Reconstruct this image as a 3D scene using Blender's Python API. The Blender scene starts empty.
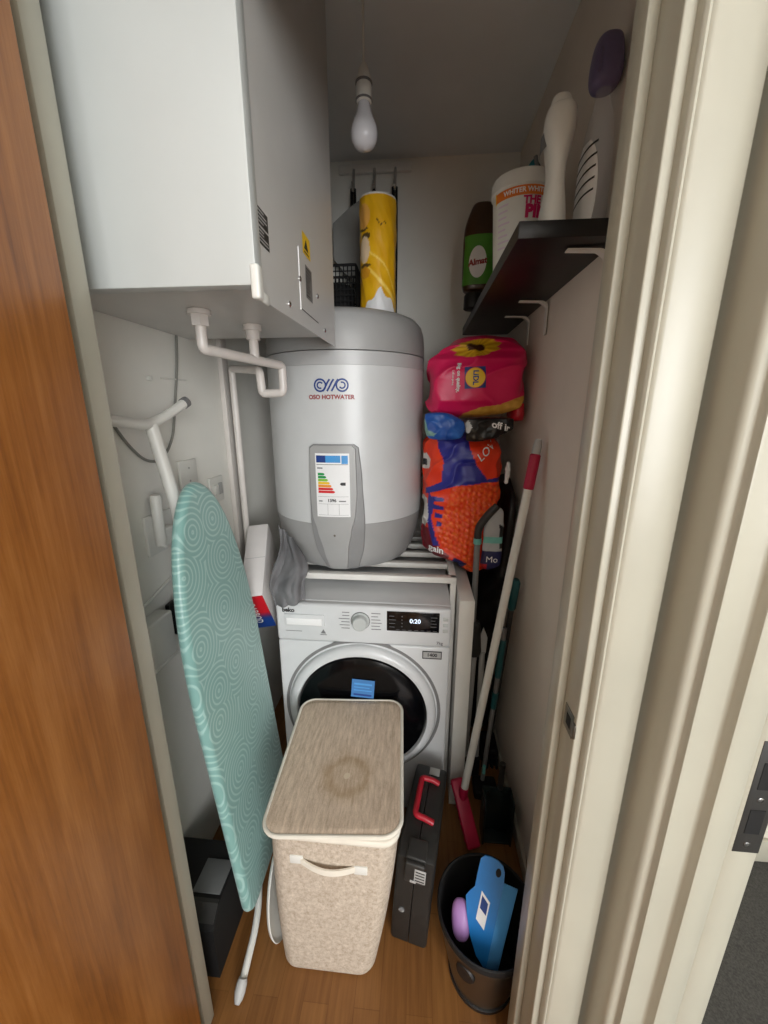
import bpy, bmesh, math, random
from mathutils import Vector, Matrix, Euler, noise

random.seed(7)
C = bpy.context.scene.collection
PI = math.pi

# ------------------------------------------------------------------ materials
def lin(c):
    c = c / 255.0
    return c / 12.92 if c <= 0.04045 else ((c + 0.055) / 1.055) ** 2.4

def L3(rgb):
    return (lin(rgb[0]), lin(rgb[1]), lin(rgb[2]))

class N:
    """small node helper"""
    def __init__(s, mat):
        s.t = mat.node_tree
    def n(s, typ, **kw):
        x = s.t.nodes.new(typ)
        for k, v in kw.items():
            setattr(x, k, v)
        return x
    def link(s, a, b):
        s.t.links.new(a, b)
    def math(s, op, a, b=None):
        x = s.n('ShaderNodeMath', operation=op)
        for i, v in enumerate((a, b)):
            if v is None:
                continue
            if isinstance(v, (int, float)):
                x.inputs[i].default_value = v
            else:
                s.link(v, x.inputs[i])
        return x.outputs[0]
    def ramp(s, fac, stops):
        r = s.n('ShaderNodeValToRGB')
        el = r.color_ramp.elements
        while len(el) < len(stops):
            el.new(0.5)
        for e, (p, c) in zip(el, stops):
            e.position = p
            e.color = (*L3(c), 1)
        s.link(fac, r.inputs[0])
        return r.outputs[0]
    def coords(s, scale=(1, 1, 1), rot=(0, 0, 0)):
        tc = s.n('ShaderNodeTexCoord')
        mp = s.n('ShaderNodeMapping')
        mp.inputs['Scale'].default_value = scale
        mp.inputs['Rotation'].default_value = rot
        s.link(tc.outputs['Object'], mp.inputs[0])
        return mp.outputs[0]
    def noise(s, vec, scale, detail=4, rough=.55):
        x = s.n('ShaderNodeTexNoise')
        x.inputs['Scale'].default_value = scale
        x.inputs['Detail'].default_value = detail
        x.inputs['Roughness'].default_value = rough
        s.link(vec, x.inputs['Vector'])
        return x.outputs[0]
    def mix(s, fac, a, b):
        m = s.n('ShaderNodeMix', data_type='RGBA')
        for sock, v in ((m.inputs[0], fac), (m.inputs[6], a), (m.inputs[7], b)):
            if isinstance(v, (int, float)):
                sock.default_value = v
            elif isinstance(v, tuple):
                sock.default_value = (*L3(v), 1)
            else:
                s.link(v, sock)
        return m.outputs[2]
    def bump(s, h, strength, dist=.002):
        b = s.n('ShaderNodeBump')
        b.inputs['Strength'].default_value = strength
        b.inputs['Distance'].default_value = dist
        s.link(h, b.inputs['Height'])
        return b.outputs[0]

def newmat(name, rough=.5, metal=0., spec=.5):
    m = bpy.data.materials.new(name)
    m.use_nodes = True
    b = m.node_tree.nodes['Principled BSDF']
    b.inputs['Roughness'].default_value = rough
    b.inputs['Metallic'].default_value = metal
    b.inputs['Specular IOR Level'].default_value = spec
    return m, b, N(m)

def M(name, rgb, rough=.5, metal=0., spec=.5, var=.05, vs=9., stretch=(1, 1, 1), bs=None, bstr=.1, coat=0.):
    m, b, q = newmat(name, rough, metal, spec)
    v = q.coords(stretch)
    f = q.noise(v, vs)
    lo = tuple(max(0, c * (1 - var)) for c in rgb)
    hi = tuple(min(255, c * (1 + var)) for c in rgb)
    q.link(q.ramp(f, [(.3, lo), (.7, hi)]), b.inputs['Base Color'])
    if bs:
        q.link(q.bump(q.noise(v, bs), bstr), b.inputs['Normal'])
    if coat:
        b.inputs['Coat Weight'].default_value = coat
        b.inputs['Coat Roughness'].default_value = .15
    return m

def M_attr(name, rough=.5, spec=.5, bs=None, bstr=.1):
    m, b, q = newmat(name, rough, 0, spec)
    a = q.n('ShaderNodeAttribute', attribute_name='col')
    q.link(a.outputs['Color'], b.inputs['Base Color'])
    if bs:
        q.link(q.bump(q.noise(q.coords(), bs), bstr), b.inputs['Normal'])
    return m

def M_clear(name, rgb, rough=.08, alpha=.3):
    m, b, q = newmat(name, rough, 0, .6)
    b.inputs['Base Color'].default_value = (*L3(rgb), 1)
    b.inputs['Alpha'].default_value = alpha
    return m

def M_lamp(name, rgb):
    m, b, q = newmat(name, .4)
    b.inputs['Base Color'].default_value = (*L3(rgb), 1)
    b.inputs['Emission Color'].default_value = (*L3(rgb), 1)
    b.inputs['Emission Strength'].default_value = 1.0
    return m

def M_wood_door():
    m, b, q = newmat('oak_veneer', .34, 0, .5)
    v = q.coords((9, 5.5, .75))
    f1 = q.noise(v, 2.6, 7, .68)
    v2 = q.coords((60, 60, 1.6))
    f2 = q.noise(v2, 3.0, 5, .6)
    f = q.math('ADD', q.math('MULTIPLY', f1, .65), q.math('MULTIPLY', f2, .35))
    q.link(q.ramp(f, [(.32, (112, 64, 24)), (.5, (152, 94, 40)), (.66, (176, 118, 62))]), b.inputs['Base Color'])
    q.link(q.bump(f2, .08), b.inputs['Normal'])
    return m

def M_floor():
    m, b, q = newmat('oak_laminate', .38, 0, .5)
    v = q.coords((1, 1, 1), (0, 0, PI / 2))
    br = q.n('ShaderNodeTexBrick')
    q.link(v, br.inputs['Vector'])
    br.inputs['Scale'].default_value = 1
    br.inputs['Brick Width'].default_value = .42
    br.inputs['Row Height'].default_value = .066
    br.inputs['Mortar Size'].default_value = .0008
    br.inputs['Color1'].default_value = (*L3((128, 82, 40)), 1)
    br.inputs['Color2'].default_value = (*L3((148, 100, 52)), 1)
    br.inputs['Mortar'].default_value = (*L3((110, 66, 26)), 1)
    g = q.noise(q.coords((40, 2.2, 1)), 2.0, 6, .65)
    q.link(q.mix(.45, br.outputs['Color'], q.ramp(g, [(.3, (92, 56, 24)), (.7, (156, 110, 62))])), b.inputs['Base Color'])
    return m

def M_board():
    """teal cover printed with nests of pale concentric rings"""
    m, b, q = newmat('ring_print_cover', .34, 0, .5)
    v = q.coords((1, 1, 0))
    vo = q.n('ShaderNodeTexVoronoi', voronoi_dimensions='2D', feature='F1')
    q.link(v, vo.inputs['Vector'])
    vo.inputs['Scale'].default_value = 7.4
    vo.inputs['Randomness'].default_value = .55
    s = q.math('SINE', q.math('MULTIPLY', vo.outputs['Distance'], 62.0))
    f = q.math('ADD', q.math('MULTIPLY', s, .5), .5)
    q.link(q.ramp(f, [(.0, (128, 172, 166)), (.60, (130, 174, 168)), (.95, (164, 200, 194))]), b.inputs['Base Color'])
    q.link(q.bump(f, .25, .001), b.inputs['Normal'])
    b.inputs['Sheen Weight'].default_value = .2
    return m

def M_linen(name, a, c, stretch, stain=None, fs=95):
    m, b, q = newmat(name, .9, 0, .2)
    f1 = q.noise(q.coords(stretch), fs, 6, .75)
    f2 = q.noise(q.coords((1, 1, 1)), 420, 2, .5)
    f = q.math('ADD', q.math('MULTIPLY', f1, .75), q.math('MULTIPLY', f2, .25))
    col = q.ramp(f, [(.36, a), (.64, c)])
    if stain:
        tc = q.n('ShaderNodeTexCoord')
        sx = q.n('ShaderNodeSeparateXYZ')
        q.link(tc.outputs['Object'], sx.inputs[0])
        dx = q.math('SUBTRACT', sx.outputs[0], stain[0])
        dy = q.math('SUBTRACT', sx.outputs[1], stain[1])
        d = q.math('SQRT', q.math('ADD', q.math('MULTIPLY', dx, dx), q.math('MULTIPLY', dy, dy)))
        wob = q.math('MULTIPLY', q.noise(q.coords(), 28, 3), .034)
        d2 = q.math('ADD', d, wob)
        ring = q.ramp(d2, [(.0, (110, 110, 110)), (.050, (120, 120, 120)), (.068, (185, 185, 185)), (.082, (110, 110, 110)), (.102, (0, 0, 0))])
        rr = q.n('ShaderNodeSeparateColor')
        q.link(ring, rr.inputs[0])
        col = q.mix(rr.outputs[0], col, (150, 116, 66))
        sp = q.math('LESS_THAN', q.math('ADD', d, q.math('MULTIPLY', q.noise(q.coords(), 60, 2), .008)), .0125)
        col = q.mix(q.math('MULTIPLY', sp, .8), col, (222, 208, 184))
    q.link(col, b.inputs['Base Color'])
    q.link(q.bump(f, .35, .002), b.inputs['Normal'])
    return m

m_wall = M('wall_paint', (240, 239, 232), .75, var=.025, vs=2.5, bs=160, bstr=.04)
m_wallR = M('wall_paint_warm', (226, 217, 205), .75, var=.03, vs=2.5, bs=160, bstr=.04)
m_ceil = M('ceiling_paint', (234, 239, 242), .85, var=.02, vs=3)
m_cream = M('cream_gloss_paint', (180, 177, 162), .33, var=.02, vs=5, bs=35, bstr=.05)
m_hall = M('hall_paint', (214, 208, 194), .8, var=.02)
m_carpet = M('grey_carpet', (66, 65, 62), .95, var=.2, vs=220, bs=300, bstr=.6)
m_door = M_wood_door()
m_floor = M_floor()
m_white = M('white_enamel', (212, 214, 215), .28, var=.012)
m_whitepl = M('white_plastic', (228, 228, 222), .35, var=.015)
m_pvc = M('white_pvc', (216, 210, 204), .32, var=.02)
m_tankw = M('tank_white', (208, 210, 210), .32, var=.012)
m_tankg = M('tank_grey', (164, 164, 163), .4, var=.02)
m_tankd = M('tank_dark_grey', (138, 138, 138), .42, var=.02)
m_band = M('tank_band_grey', (186, 187, 187), .36, var=.015)
m_panelw = M('unit_white_cover', (190, 194, 192), .3, var=.012, vs=3)
m_panelg = M('unit_steel_paint', (206, 205, 202), .38, .15, var=.03, vs=3)
m_chrome = M('chrome', (200, 200, 200), .22, 1., var=.02)
m_steel = M('brushed_steel', (126, 121, 112), .36, 1., var=.05, vs=6)
m_rack = M('rack_white', (230, 228, 222), .4, var=.02)
m_black = M('black_plastic', (20, 20, 21), .42, var=.1)
m_blackm = M('black_matt', (9, 9, 10), .75, var=.1)
m_glass = M('door_dark_glass', (8, 8, 10), .16, spec=.3, var=.05)
m_grey = M('grey_plastic', (120, 120, 120), .45, var=.04)
m_dgrey = M('dark_grey_plastic', (46, 45, 43), .5, var=.07, bs=200, bstr=.1)
m_lgrey = M('light_grey', (176, 176, 174), .45, var=.03)
m_case = M('charcoal_case', (36, 35, 33), .5, var=.07, bs=200, bstr=.1)
m_red = M('red_plastic', (176, 26, 44), .38, var=.06)
m_crim = M('crimson_plastic', (178, 20, 62), .42, var=.06)
m_teal = M('teal_plastic', (24, 86, 90), .4, var=.05)
m_tealp = M('pale_teal_plastic', (112, 188, 180), .4, var=.04)
m_blue = M('blue_plastic', (34, 122, 196), .35, var=.04)
m_lblue = M('light_blue_plastic', (84, 158, 220), .35, var=.03)
m_purple = M('lavender_plastic', (172, 128, 190), .45, var=.05)
m_purpled = M('purple_cap', (104, 94, 128), .4, var=.06)
m_copper = M('copper', (170, 92, 62), .35, 1., var=.1)
m_cable = M('grey_cable_sheath', (134, 134, 128), .55, var=.04)
m_cloth = M('grey_cloth', (116, 116, 118), .9, spec=.15, var=.06, bs=500, bstr=.25)
m_bagcl = M('grey_bag_cloth', (150, 150, 146), .85, var=.04)
m_card = M('white_card', (226, 222, 220), .6, var=.015)
m_shelf = M('black_brown_shelf', (19, 14, 12), .4, var=.12, vs=14, stretch=(1, .2, 1))
m_ink = M('dark_ink', (40, 40, 42), .5, var=.02)
m_inkg = M('grey_ink', (120, 120, 122), .5, var=.02)
m_whiteink = M('white_ink', (240, 240, 240), .45, var=.005)
m_navy = M('navy_ink', (30, 62, 132), .45, var=.02)
m_hotred = M('brick_red_ink', (150, 46, 44), .45, var=.02)
m_pinkink = M('magenta_ink', (206, 26, 96), .45, var=.02)
m_orangei = M('orange_ink', (226, 120, 36), .45, var=.03)
m_yellow = M('yellow_ink', (240, 196, 36), .45, var=.03)
m_green = M('green_ink', (24, 150, 74), .45, var=.03)
m_lgreen = M('lime_ink', (140, 196, 60), .45, var=.03)
m_amber = M('amber_ink', (240, 150, 40), .45, var=.03)
m_redink = M('red_ink', (214, 36, 40), .45, var=.03)
m_skyink = M('sky_blue_ink', (66, 150, 214), .45, var=.04)
m_display = M('display_glass', (12, 12, 15), .12, var=.05)
m_digit = M_lamp('lit_digits', (220, 236, 255))
m_bulb = M('opal_bulb', (212, 212, 216), .25, var=.01)
m_board = M_board()
m_hamp = M_linen('linen_body', (168, 152, 134), (214, 202, 186), (1, 1, .8))
m_hlid = M_linen('linen_lid', (186, 164, 142), (232, 212, 190), (2.6, .36, 1), stain=(.017, -.058), fs=52)
m_trim = M('cream_piping', (232, 226, 212), .75, var=.03, bs=300, bstr=.2)
m_bag = M_attr('printed_bag_film', .34, .5, bs=60, bstr=.3)
m_print = M_attr('printed_wrap', .3, .5)
m_clear = M_clear('clear_plastic', (225, 225, 232), .06, .20)
m_brown = M('brown_liquid_plastic', (70, 44, 22), .3, var=.1)
m_bgreen = M('green_label', (84, 150, 48), .4, var=.1)
m_bristle = M('dark_bristles', (18, 30, 30), .9, var=.3, vs=300)

# ------------------------------------------------------------------ geometry
class G:
    def __init__(s):
        s.v, s.f, s.m, s.c = [], [], [], None
    def add(s, vs, fs, mi=0, T=None):
        b = len(s.v)
        s.v.extend((T @ Vector(p)) if T else Vector(p) for p in vs)
        s.f.extend(tuple(b + i for i in q) for q in fs)
        s.m.extend([mi] * len(fs))
        return s
    def addbm(s, bm, mi=0, T=None):
        bm.verts.index_update()
        s.add([v.co.copy() for v in bm.verts], [[v.index for v in f.verts] for f in bm.faces], mi, T)
        bm.free()
        return s
    def box(s, x0, x1, y0, y1, z0, z1, bev=0., seg=2, mi=0, T=None):
        bm = bmesh.new()
        bmesh.ops.create_cube(bm, size=1)
        for v in bm.verts:
            v.co = Vector(((x0 + x1) / 2 + v.co.x * (x1 - x0), (y0 + y1) / 2 + v.co.y * (y1 - y0), (z0 + z1) / 2 + v.co.z * (z1 - z0)))
        if bev:
            bmesh.ops.bevel(bm, geom=list(bm.edges), offset=bev, segments=seg, profile=.5, affect='EDGES')
        return s.addbm(bm, mi, T)
    def lathe(s, prof, seg=48, T=None, mi=0, sx=1., sy=1., caps=True):
        vs, fs = [], []
        n = len(prof)
        for r, z in prof:
            for k in range(seg):
                a = 2 * PI * k / seg
                vs.append((r * math.cos(a) * sx, r * math.sin(a) * sy, z))
        for i in range(n - 1):
            for k in range(seg):
                k2 = (k + 1) % seg
                fs.append((i * seg + k, i * seg + k2, (i + 1) * seg + k2, (i + 1) * seg + k))
        if caps:
            if prof[0][0] > 1e-5:
                fs.append(tuple(reversed(range(seg))))
            if prof[-1][0] > 1e-5:
                fs.append(tuple((n - 1) * seg + k for k in range(seg)))
        return s.add(vs, fs, mi, T)
    def tube(s, pts, r, seg=14, mi=0, T=None, caps=True, sq=None):
        pts = [Vector(p) for p in pts]
        n = len(pts)
        rs = r if isinstance(r, (list, tuple)) else [r] * n
        tg = []
        for i in range(n):
            d = Vector((0, 0, 0))
            if i > 0:
                d += (pts[i] - pts[i - 1]).normalized()
            if i < n - 1:
                d += (pts[i + 1] - pts[i]).normalized()
            tg.append(d.normalized())
        up = Vector((0, 0, 1)) if abs(tg[0].z) < .9 else Vector((1, 0, 0))
        a = tg[0].cross(up).normalized()
        vs, fs = [], []
        for i in range(n):
            a = (a - tg[i] * a.dot(tg[i])).normalized()
            b = tg[i].cross(a)
            for k in range(seg):
                t = 2 * PI * k / seg
                vs.append(pts[i] + (a * math.cos(t) + b * math.sin(t)) * rs[i])
        for i in range(n - 1):
            for k in range(seg):
                k2 = (k + 1) % seg
                fs.append((i * seg + k, i * seg + k2, (i + 1) * seg + k2, (i + 1) * seg + k))
        if caps:
            fs.append(tuple(reversed(range(seg))))
            fs.append(tuple((n - 1) * seg + k for k in range(seg)))
        return s.add(vs, fs, mi, T)
    def prism(s, outline, h0, h1, T=None, mi=0, bev=0.):
        """outline in local xy, extruded along local z"""
        bm = bmesh.new()
        vs = [bm.verts.new((x, y, h0)) for x, y in outline]
        f = bm.faces.new(vs)
        r = bmesh.ops.extrude_face_region(bm, geom=[f])
        for e in r['geom']:
            if isinstance(e, bmesh.types.BMVert):
                e.co.z = h1
        bmesh.ops.recalc_face_normals(bm, faces=list(bm.faces))
        if bev:
            top = [e for e in bm.edges if all(abs(v.co.z - h1) < 1e-7 for v in e.verts)]
            bmesh.ops.bevel(bm, geom=top, offset=bev, segments=2, profile=.5, affect='EDGES')
        return s.addbm(bm, mi, T)
    def strip(s, rows, mi=0, closed=False, T=None):
        """rows: list of equal-length point lists"""
        n, k = len(rows), len(rows[0])
        vs = [p for r in rows for p in r]
        fs = []
        for i in range(n - 1):
            for j in range(k if closed else k - 1):
                j2 = (j + 1) % k
                fs.append((i * k + j, i * k + j2, (i + 1) * k + j2, (i + 1) * k + j))
        return s.add(vs, fs, mi, T)

def fillet(pts, r, n=6):
    pts = [Vector(p) for p in pts]
    out = [pts[0]]
    for i in range(1, len(pts) - 1):
        a, b, c = pts[i - 1], pts[i], pts[i + 1]
        u, w = (a - b), (c - b)
        q = min(r, u.length * .48, w.length * .48)
        p0, p1 = b + u.normalized() * q, b + w.normalized() * q
        for k in range(n + 1):
            t = k / n
            out.append(p0 * (1 - t) ** 2 + b * 2 * t * (1 - t) + p1 * t * t)
    out.append(pts[-1])
    return out

def rrect(x0, x1, y0, y1, r, n=8):
    o = []
    for cx, cy, a0 in ((x1 - r, y1 - r, 0), (x0 + r, y1 - r, PI / 2), (x0 + r, y0 + r, PI), (x1 - r, y0 + r, 1.5 * PI)):
        for k in range(n + 1):
            a = a0 + PI / 2 * k / n
            o.append((cx + r * math.cos(a), cy + r * math.sin(a)))
    return o

TM = {}
def thing(name, label, cat, loc=(0, 0, 0), rot=(0, 0, 0), group=None, mat=None):
    o = bpy.data.objects.new(name, None)
    C.objects.link(o)
    o.empty_display_size = .05
    T = mat if mat else Matrix.LocRotScale(Vector(loc), Euler(rot), None)
    o.matrix_world = T
    TM[o.name] = T
    o['label'] = label
    o['category'] = cat
    if group:
        o['group'] = group
    return o

def obj(name, g, mats, parent=None, local=False, smooth=35, label=None, base=None):
    """base: origin of a parentless object (geometry given in world space)"""
    me = bpy.data.meshes.new(name)
    if parent is not None:
        T = TM[parent.name]
    elif base is not None:
        T = Matrix.Translation(Vector(base))
    else:
        T = Matrix.Identity(4)
    inv = T.inverted()
    vs = g.v if local else [inv @ v for v in g.v]
    me.from_pydata([tuple(v) for v in vs], [], g.f)
    if not isinstance(mats, (list, tuple)):
        mats = [mats]
    for m in mats:
        me.materials.append(m)
    me.polygons.foreach_set('material_index', g.m)
    if g.c:
        at = me.color_attributes.new('col', 'FLOAT_COLOR', 'POINT')
        flat = []
        for c in g.c:
            flat.extend((*L3(c), 1.0))
        at.data.foreach_set('color', flat)
    bm = bmesh.new()
    bm.from_mesh(me)
    bmesh.ops.recalc_face_normals(bm, faces=list(bm.faces))
    bm.to_mesh(me)
    bm.free()
    if smooth:
        me.polygons.foreach_set('use_smooth', [True] * len(me.polygons))
        me.set_sharp_from_angle(angle=math.radians(smooth))
    me.update()
    o = bpy.data.objects.new(name, me)
    C.objects.link(o)
    if parent is not None:
        o.parent = parent
        TM[o.name] = T
    else:
        o.matrix_world = T
        TM[o.name] = T
    if label:
        o['label'] = label
    return o

def child_of_mesh(name, g, mats, parent, **kw):
    """sub-part: parent is a mesh whose local frame is its thing's frame"""
    o = obj(name, g, mats, parent, **kw)
    return o

def tag(o, label, cat, group=None):
    o['label'] = label
    o['category'] = cat
    if group:
        o['group'] = group
    return o

def struct(name, g, mats, parent=None, smooth=35):
    o = obj(name, g, mats, parent, smooth=smooth)
    if parent is None:
        o['kind'] = 'structure'
    return o

def text_geo(s, size, bold=0., align='CENTER', sub=0):
    cu = bpy.data.curves.new('lettering', 'FONT')
    cu.body = s
    cu.size = size
    cu.offset = bold
    cu.align_x = align
    cu.align_y = 'CENTER'
    cu.resolution_u = 3
    ob = bpy.data.objects.new('lettering', cu)
    C.objects.link(ob)
    dg = bpy.context.evaluated_depsgraph_get()
    dg.update()
    me = bpy.data.meshes.new_from_object(ob.evaluated_get(dg))
    if sub:
        bm = bmesh.new()
        bm.from_mesh(me)
        bmesh.ops.subdivide_edges(bm, edges=list(bm.edges), cuts=sub, use_grid_fill=True)
        bm.to_mesh(me)
        bm.free()
    vs = [v.co.copy() for v in me.vertices]
    fs = [tuple(p.vertices) for p in me.polygons]
    bpy.data.objects.remove(ob)
    bpy.data.curves.remove(cu)
    bpy.data.meshes.remove(me)
    return vs, fs

def put_text(g, s, size, fn, bold=0., mi=0, align='CENTER', sub=0):
    vs, fs = text_geo(s, size, bold, align, sub)
    g.add([fn(v.x, v.y) for v in vs], fs, mi)
    return g

def plane_fn(o, xd, yd):
    o, xd, yd = Vector(o), Vector(xd).normalized(), Vector(yd).normalized()
    return lambda x, y: o + xd * x + yd * y

def quad(g, fn, x0, x1, y0, y1, mi=0, n=1):
    for k in range(n):
        a, b = x0 + (x1 - x0) * k / n, x0 + (x1 - x0) * (k + 1) / n
        g.add([fn(a, y0), fn(b, y0), fn(b, y1), fn(a, y1)], [(0, 1, 2, 3)], mi)
    return g

def frame_T(origin, x, y):
    """matrix with given x and y axes (made orthonormal)"""
    x = Vector(x).normalized()
    y = Vector(y)
    y = (y - x * y.dot(x)).normalized()
    z = x.cross(y)
    T = Matrix((x, y, z)).transposed().to_4x4()
    T.translation = Vector(origin)
    return T

def sm(a, b, x):
    t = max(0., min(1., (x - a) / (b - a)))
    return t * t * (3 - 2 * t)

def mixc(a, b, t):
    return tuple(a[i] * (1 - t) + b[i] * t for i in range(3))

def inpoly(x, y, poly):
    r = False
    j = len(poly) - 1
    for i in range(len(poly)):
        xi, yi = poly[i]
        xj, yj = poly[j]
        if (yi > y) != (yj > y) and x < (xj - xi) * (y - yi) / (yj - yi) + xi:
            r = not r
        j = i
    return r

def loft(secs, nu=96, nv=70, amp=.006, freq=14., seed=0., power=2.6, crease=0., paint=None):
    """closed soft body through sections (z, x0, x1, y0, y1)"""
    g = G()
    g.c = []
    zs = [s[0] for s in secs]
    def at(z):
        for a, b in zip(secs, secs[1:]):
            if z <= b[0] + 1e-9:
                t = (z - a[0]) / (b[0] - a[0])
                t2 = t * t * (3 - 2 * t) * .5 + t * .5
                return [a[i] * (1 - t2) + b[i] * t2 for i in range(1, 5)]
        return list(secs[-1][1:])
    rows = []
    for j in range(nv + 1):
        t = j / nv
        z = zs[0] + (zs[-1] - zs[0]) * t
        x0, x1, y0, y1 = at(z)
        cap = min(1., math.sqrt(max(0., 1 - (1 - min(1, t / .10)) ** 2)) , math.sqrt(max(0., 1 - (1 - min(1, (1 - t) / .10)) ** 2)))
        cap = .12 + .88 * cap
        cx, cy, hx, hy = (x0 + x1) / 2, (y0 + y1) / 2, (x1 - x0) / 2 * cap, (y1 - y0) / 2 * cap
        row = []
        for k in range(nu):
            a = 2 * PI * k / nu
            c, s_ = math.cos(a), math.sin(a)
            q = (abs(c) ** power + abs(s_) ** power) ** (-1 / power)
            p = Vector((cx + hx * c * q, cy + hy * s_ * q, z))
            nn = Vector((c, s_, 0))
            w = Vector((p.x * freq + seed, p.y * freq, p.z * freq + seed))
            d = noise.noise(w) * amp + noise.noise(w * 2.3) * amp * .5
            if crease:
                rdg = 1 - abs(noise.noise(w * .9 + Vector((5, 3, 1))))
                d += (rdg ** 6) * crease
            p += nn * d
            row.append(p)
        rows.append(row)
    g.strip(rows, 0, True)
    b0, b1 = len(g.v), 0
    g.v.append(sum(rows[0], Vector()) / nu)
    g.v.append(sum(rows[-1], Vector()) / nu)
    for k in range(nu):
        k2 = (k + 1) % nu
        g.f.append((b0, k2, k))
        g.f.append((b0 + 1, nv * nu + k, nv * nu + k2))
        g.m += [0, 0]
    if paint:
        g.c = [paint(p) for p in g.v]
    else:
        g.c = None
    return g

# ------------------------------------------------------------------ setting
CEIL = 2.46
XL, XR, YB = -.695, .38, 1.90      # closet walls
struct('floor', G().box(-1.1, .455, -4.2, 1.95, -.06, 0), m_floor)
struct('floor_carpet', G().box(.455, 2.6, -4.2, 1.95, -.06, -.002), m_carpet)
struct('ceiling', G().box(-1.1, 2.6, -4.2, 1.95, CEIL, CEIL + .06), m_ceil)
struct('wall_left', G().box(XL - .06, XL, .49, 1.96, 0, CEIL), m_wall)
struct('wall_right', G().box(XR, XR + .075, .507, 1.96, 0, CEIL), m_wallR)
struct('wall_back', G().box(XL, XR, YB, YB + .06, 0, CEIL), m_wall)
g = G()
g.box(-1.1, -.515, .507, .587, 0, CEIL)
g.box(-.515, .27, .507, .587, 2.06, CEIL)
g.box(.27, XR, .507, .587, 0, CEIL)
struct('wall_front', g, m_wall)
struct('wall_hall_left', G().box(-1.16, -1.1, -4.2, .507, 0, CEIL), m_hall)
struct('wall_hall_rear', G().box(-1.1, 2.6, -4.26, -4.2, 0, CEIL), m_hall)
struct('wall_hall_right', G().box(2.6, 2.66, -4.2, 1.95, 0, CEIL), m_hall)
struct('wall_next_room', G().box(.456, 2.6, 1.09, 1.15, 0, CEIL), m_hall)
struct('baseboard_next_room', G().box(.456, 2.6, 1.075, 1.09, 0, .09, .004), m_cream)
struct('baseboard_right', G().box(XR - .013, XR, .588, YB, 0, .056, .003), m_cream)
struct('baseboard_back', G().box(XL, XR - .014, YB - .013, YB, 0, .056, .003), m_cream)

# closet door frame: hinge side
g = G()
g.box(-.515, -.4925, .506, .587, 0, 2.06, .002)
g.box(-.4925, -.479, .553, .5885, 0, 2.045, .003)
struct('trim_1', g, m_cream)
# closet door frame: latch side, lining + stop + moulded casing
def vprism(g, prof, z0, z1):
    g.prism(prof, z0, z1)
g = G()
g.box(.2432, .2700, .5045, .588, 0, 2.06, .0022, 3)
g.box(.2308, .2435, .5535, .5885, 0, 2.045, .0014, 2)
vprism(g, [(.2552, .5075), (.2552, .4960), (.2562, .4925), (.2585, .4900), (.2610, .4905), (.2625, .4888), (.2660, .4875),
           (.3140, .4862), (.3168, .4872), (.3178, .4900), (.3178, .5075)], 0, 2.1)
t2 = struct('trim_2', g, m_cream, smooth=50)
g = G()
g.box(.2418, .2436, .512, .545, .982, 1.022, .0008)
g.box(.2405, .2436, .503, .513, .990, 1.014, .0008)
g.box(.2416, .2420, .520, .536, .992, 1.012, mi=1)
obj('strike_plate', g, [m_steel, m_blackm], t2)
g = G()
g.box(-.515, .27, .507, .587, 2.06, 2.065)
g.box(-.479, .2312, .5535, .5885, 2.045, 2.06, .003)
struct('trim_3', g, m_cream)
# next doorway's frame
g = G()
vprism(g, [(.3470, .5068), (.3290, .5068), (.3268, .490), (.3262, .462), (.3272, .4450), (.3290, .4400), (.3330, .4372), (.3385, .4366),
           (.3398, .4355), (.3402, .4280), (.3412, .4262), (.3450, .4258), (.3720, .4285), (.3755, .4272), (.3775, .4250), (.3780, .4160), (.3790, .4140), (.3830, .4132),
           (.4080, .4132), (.4086, .4138), (.4092, .4132), (.4440, .4132), (.4460, .4150), (.4460, .5068)], 0, 2.1)
t4 = struct('trim_4', g, m_cream, smooth=50)
g = G()
g.box(.4135, .4452, .4124, .4140, .920, 1.093, .0006)
g.box(.4205, .4400, .4118, .4126, 1.022, 1.062, mi=1)
g.box(.4205, .4380, .4118, .4126, .952, .990, mi=1)
for z in (.934, 1.006, 1.080):
    g.lathe([(.004, 0), (.004, .001), (.002, .0018), (0, .0018)], 14, Matrix.Translation((.428, .4126, z)) @ Matrix.Rotation(PI / 2, 4, 'X'), 2)
obj('strike_plate', g, [m_dgrey, m_blackm, m_chrome], t4)

# opened door on the hinge side
g = G().box(-.4905, -.4475, -.225, .5075, .008, 2.02, .0015)
struct('door_1', g, m_door)
g = G()
for z in (.25, 1.0, 1.78):
    g.lathe([(.006, 0), (.006, .09)], 12, Matrix.Translation((-.4985, .4985, z)))
obj('hinge', g, m_steel, bpy.data.objects['door_1'])

# ------------------------------------------------------------------ washing machine
MX0, MX1, MY = -.462, .118, 1.14
cx = (MX0 + MX1) / 2
t = thing('washing_machine', 'white front-loading washing machine with dark round glass door, under the metal rack', 'washing machine', (cx, 1.42, 0))
obj('body', G().box(MX0, MX1, MY + .02, 1.70, .012, .855, .006, 3), m_white, t)
for x in (MX0 + .06, MX1 - .06):
    for y in (1.22, 1.64):
        obj('foot', G().lathe([(.02, 0), (.022, .014)], 16, Matrix.Translation((x, y, 0))), m_black, t)
g = G().box(MX0, MX1, MY, MY + .03, .018, .712, .008, 3)
fp = obj('front_panel', g, m_white, t)
g = G().box(MX0, MX1, MY - .004, MY + .03, .714, .853, .01, 3)
obj('control_panel', g, m_white, t)
Yp = MY - .0045
g = G().box(-.432, -.297, MY - .010, MY + .004, .772, .816, .004, 2)
dr = obj('detergent_drawer', g, m_white, t)
obj('drawer_grip', G().box(-.424, -.305, MY - .0125, MY - .008, .779, .803, .0015), m_whiteink, dr)
g = G()
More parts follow.
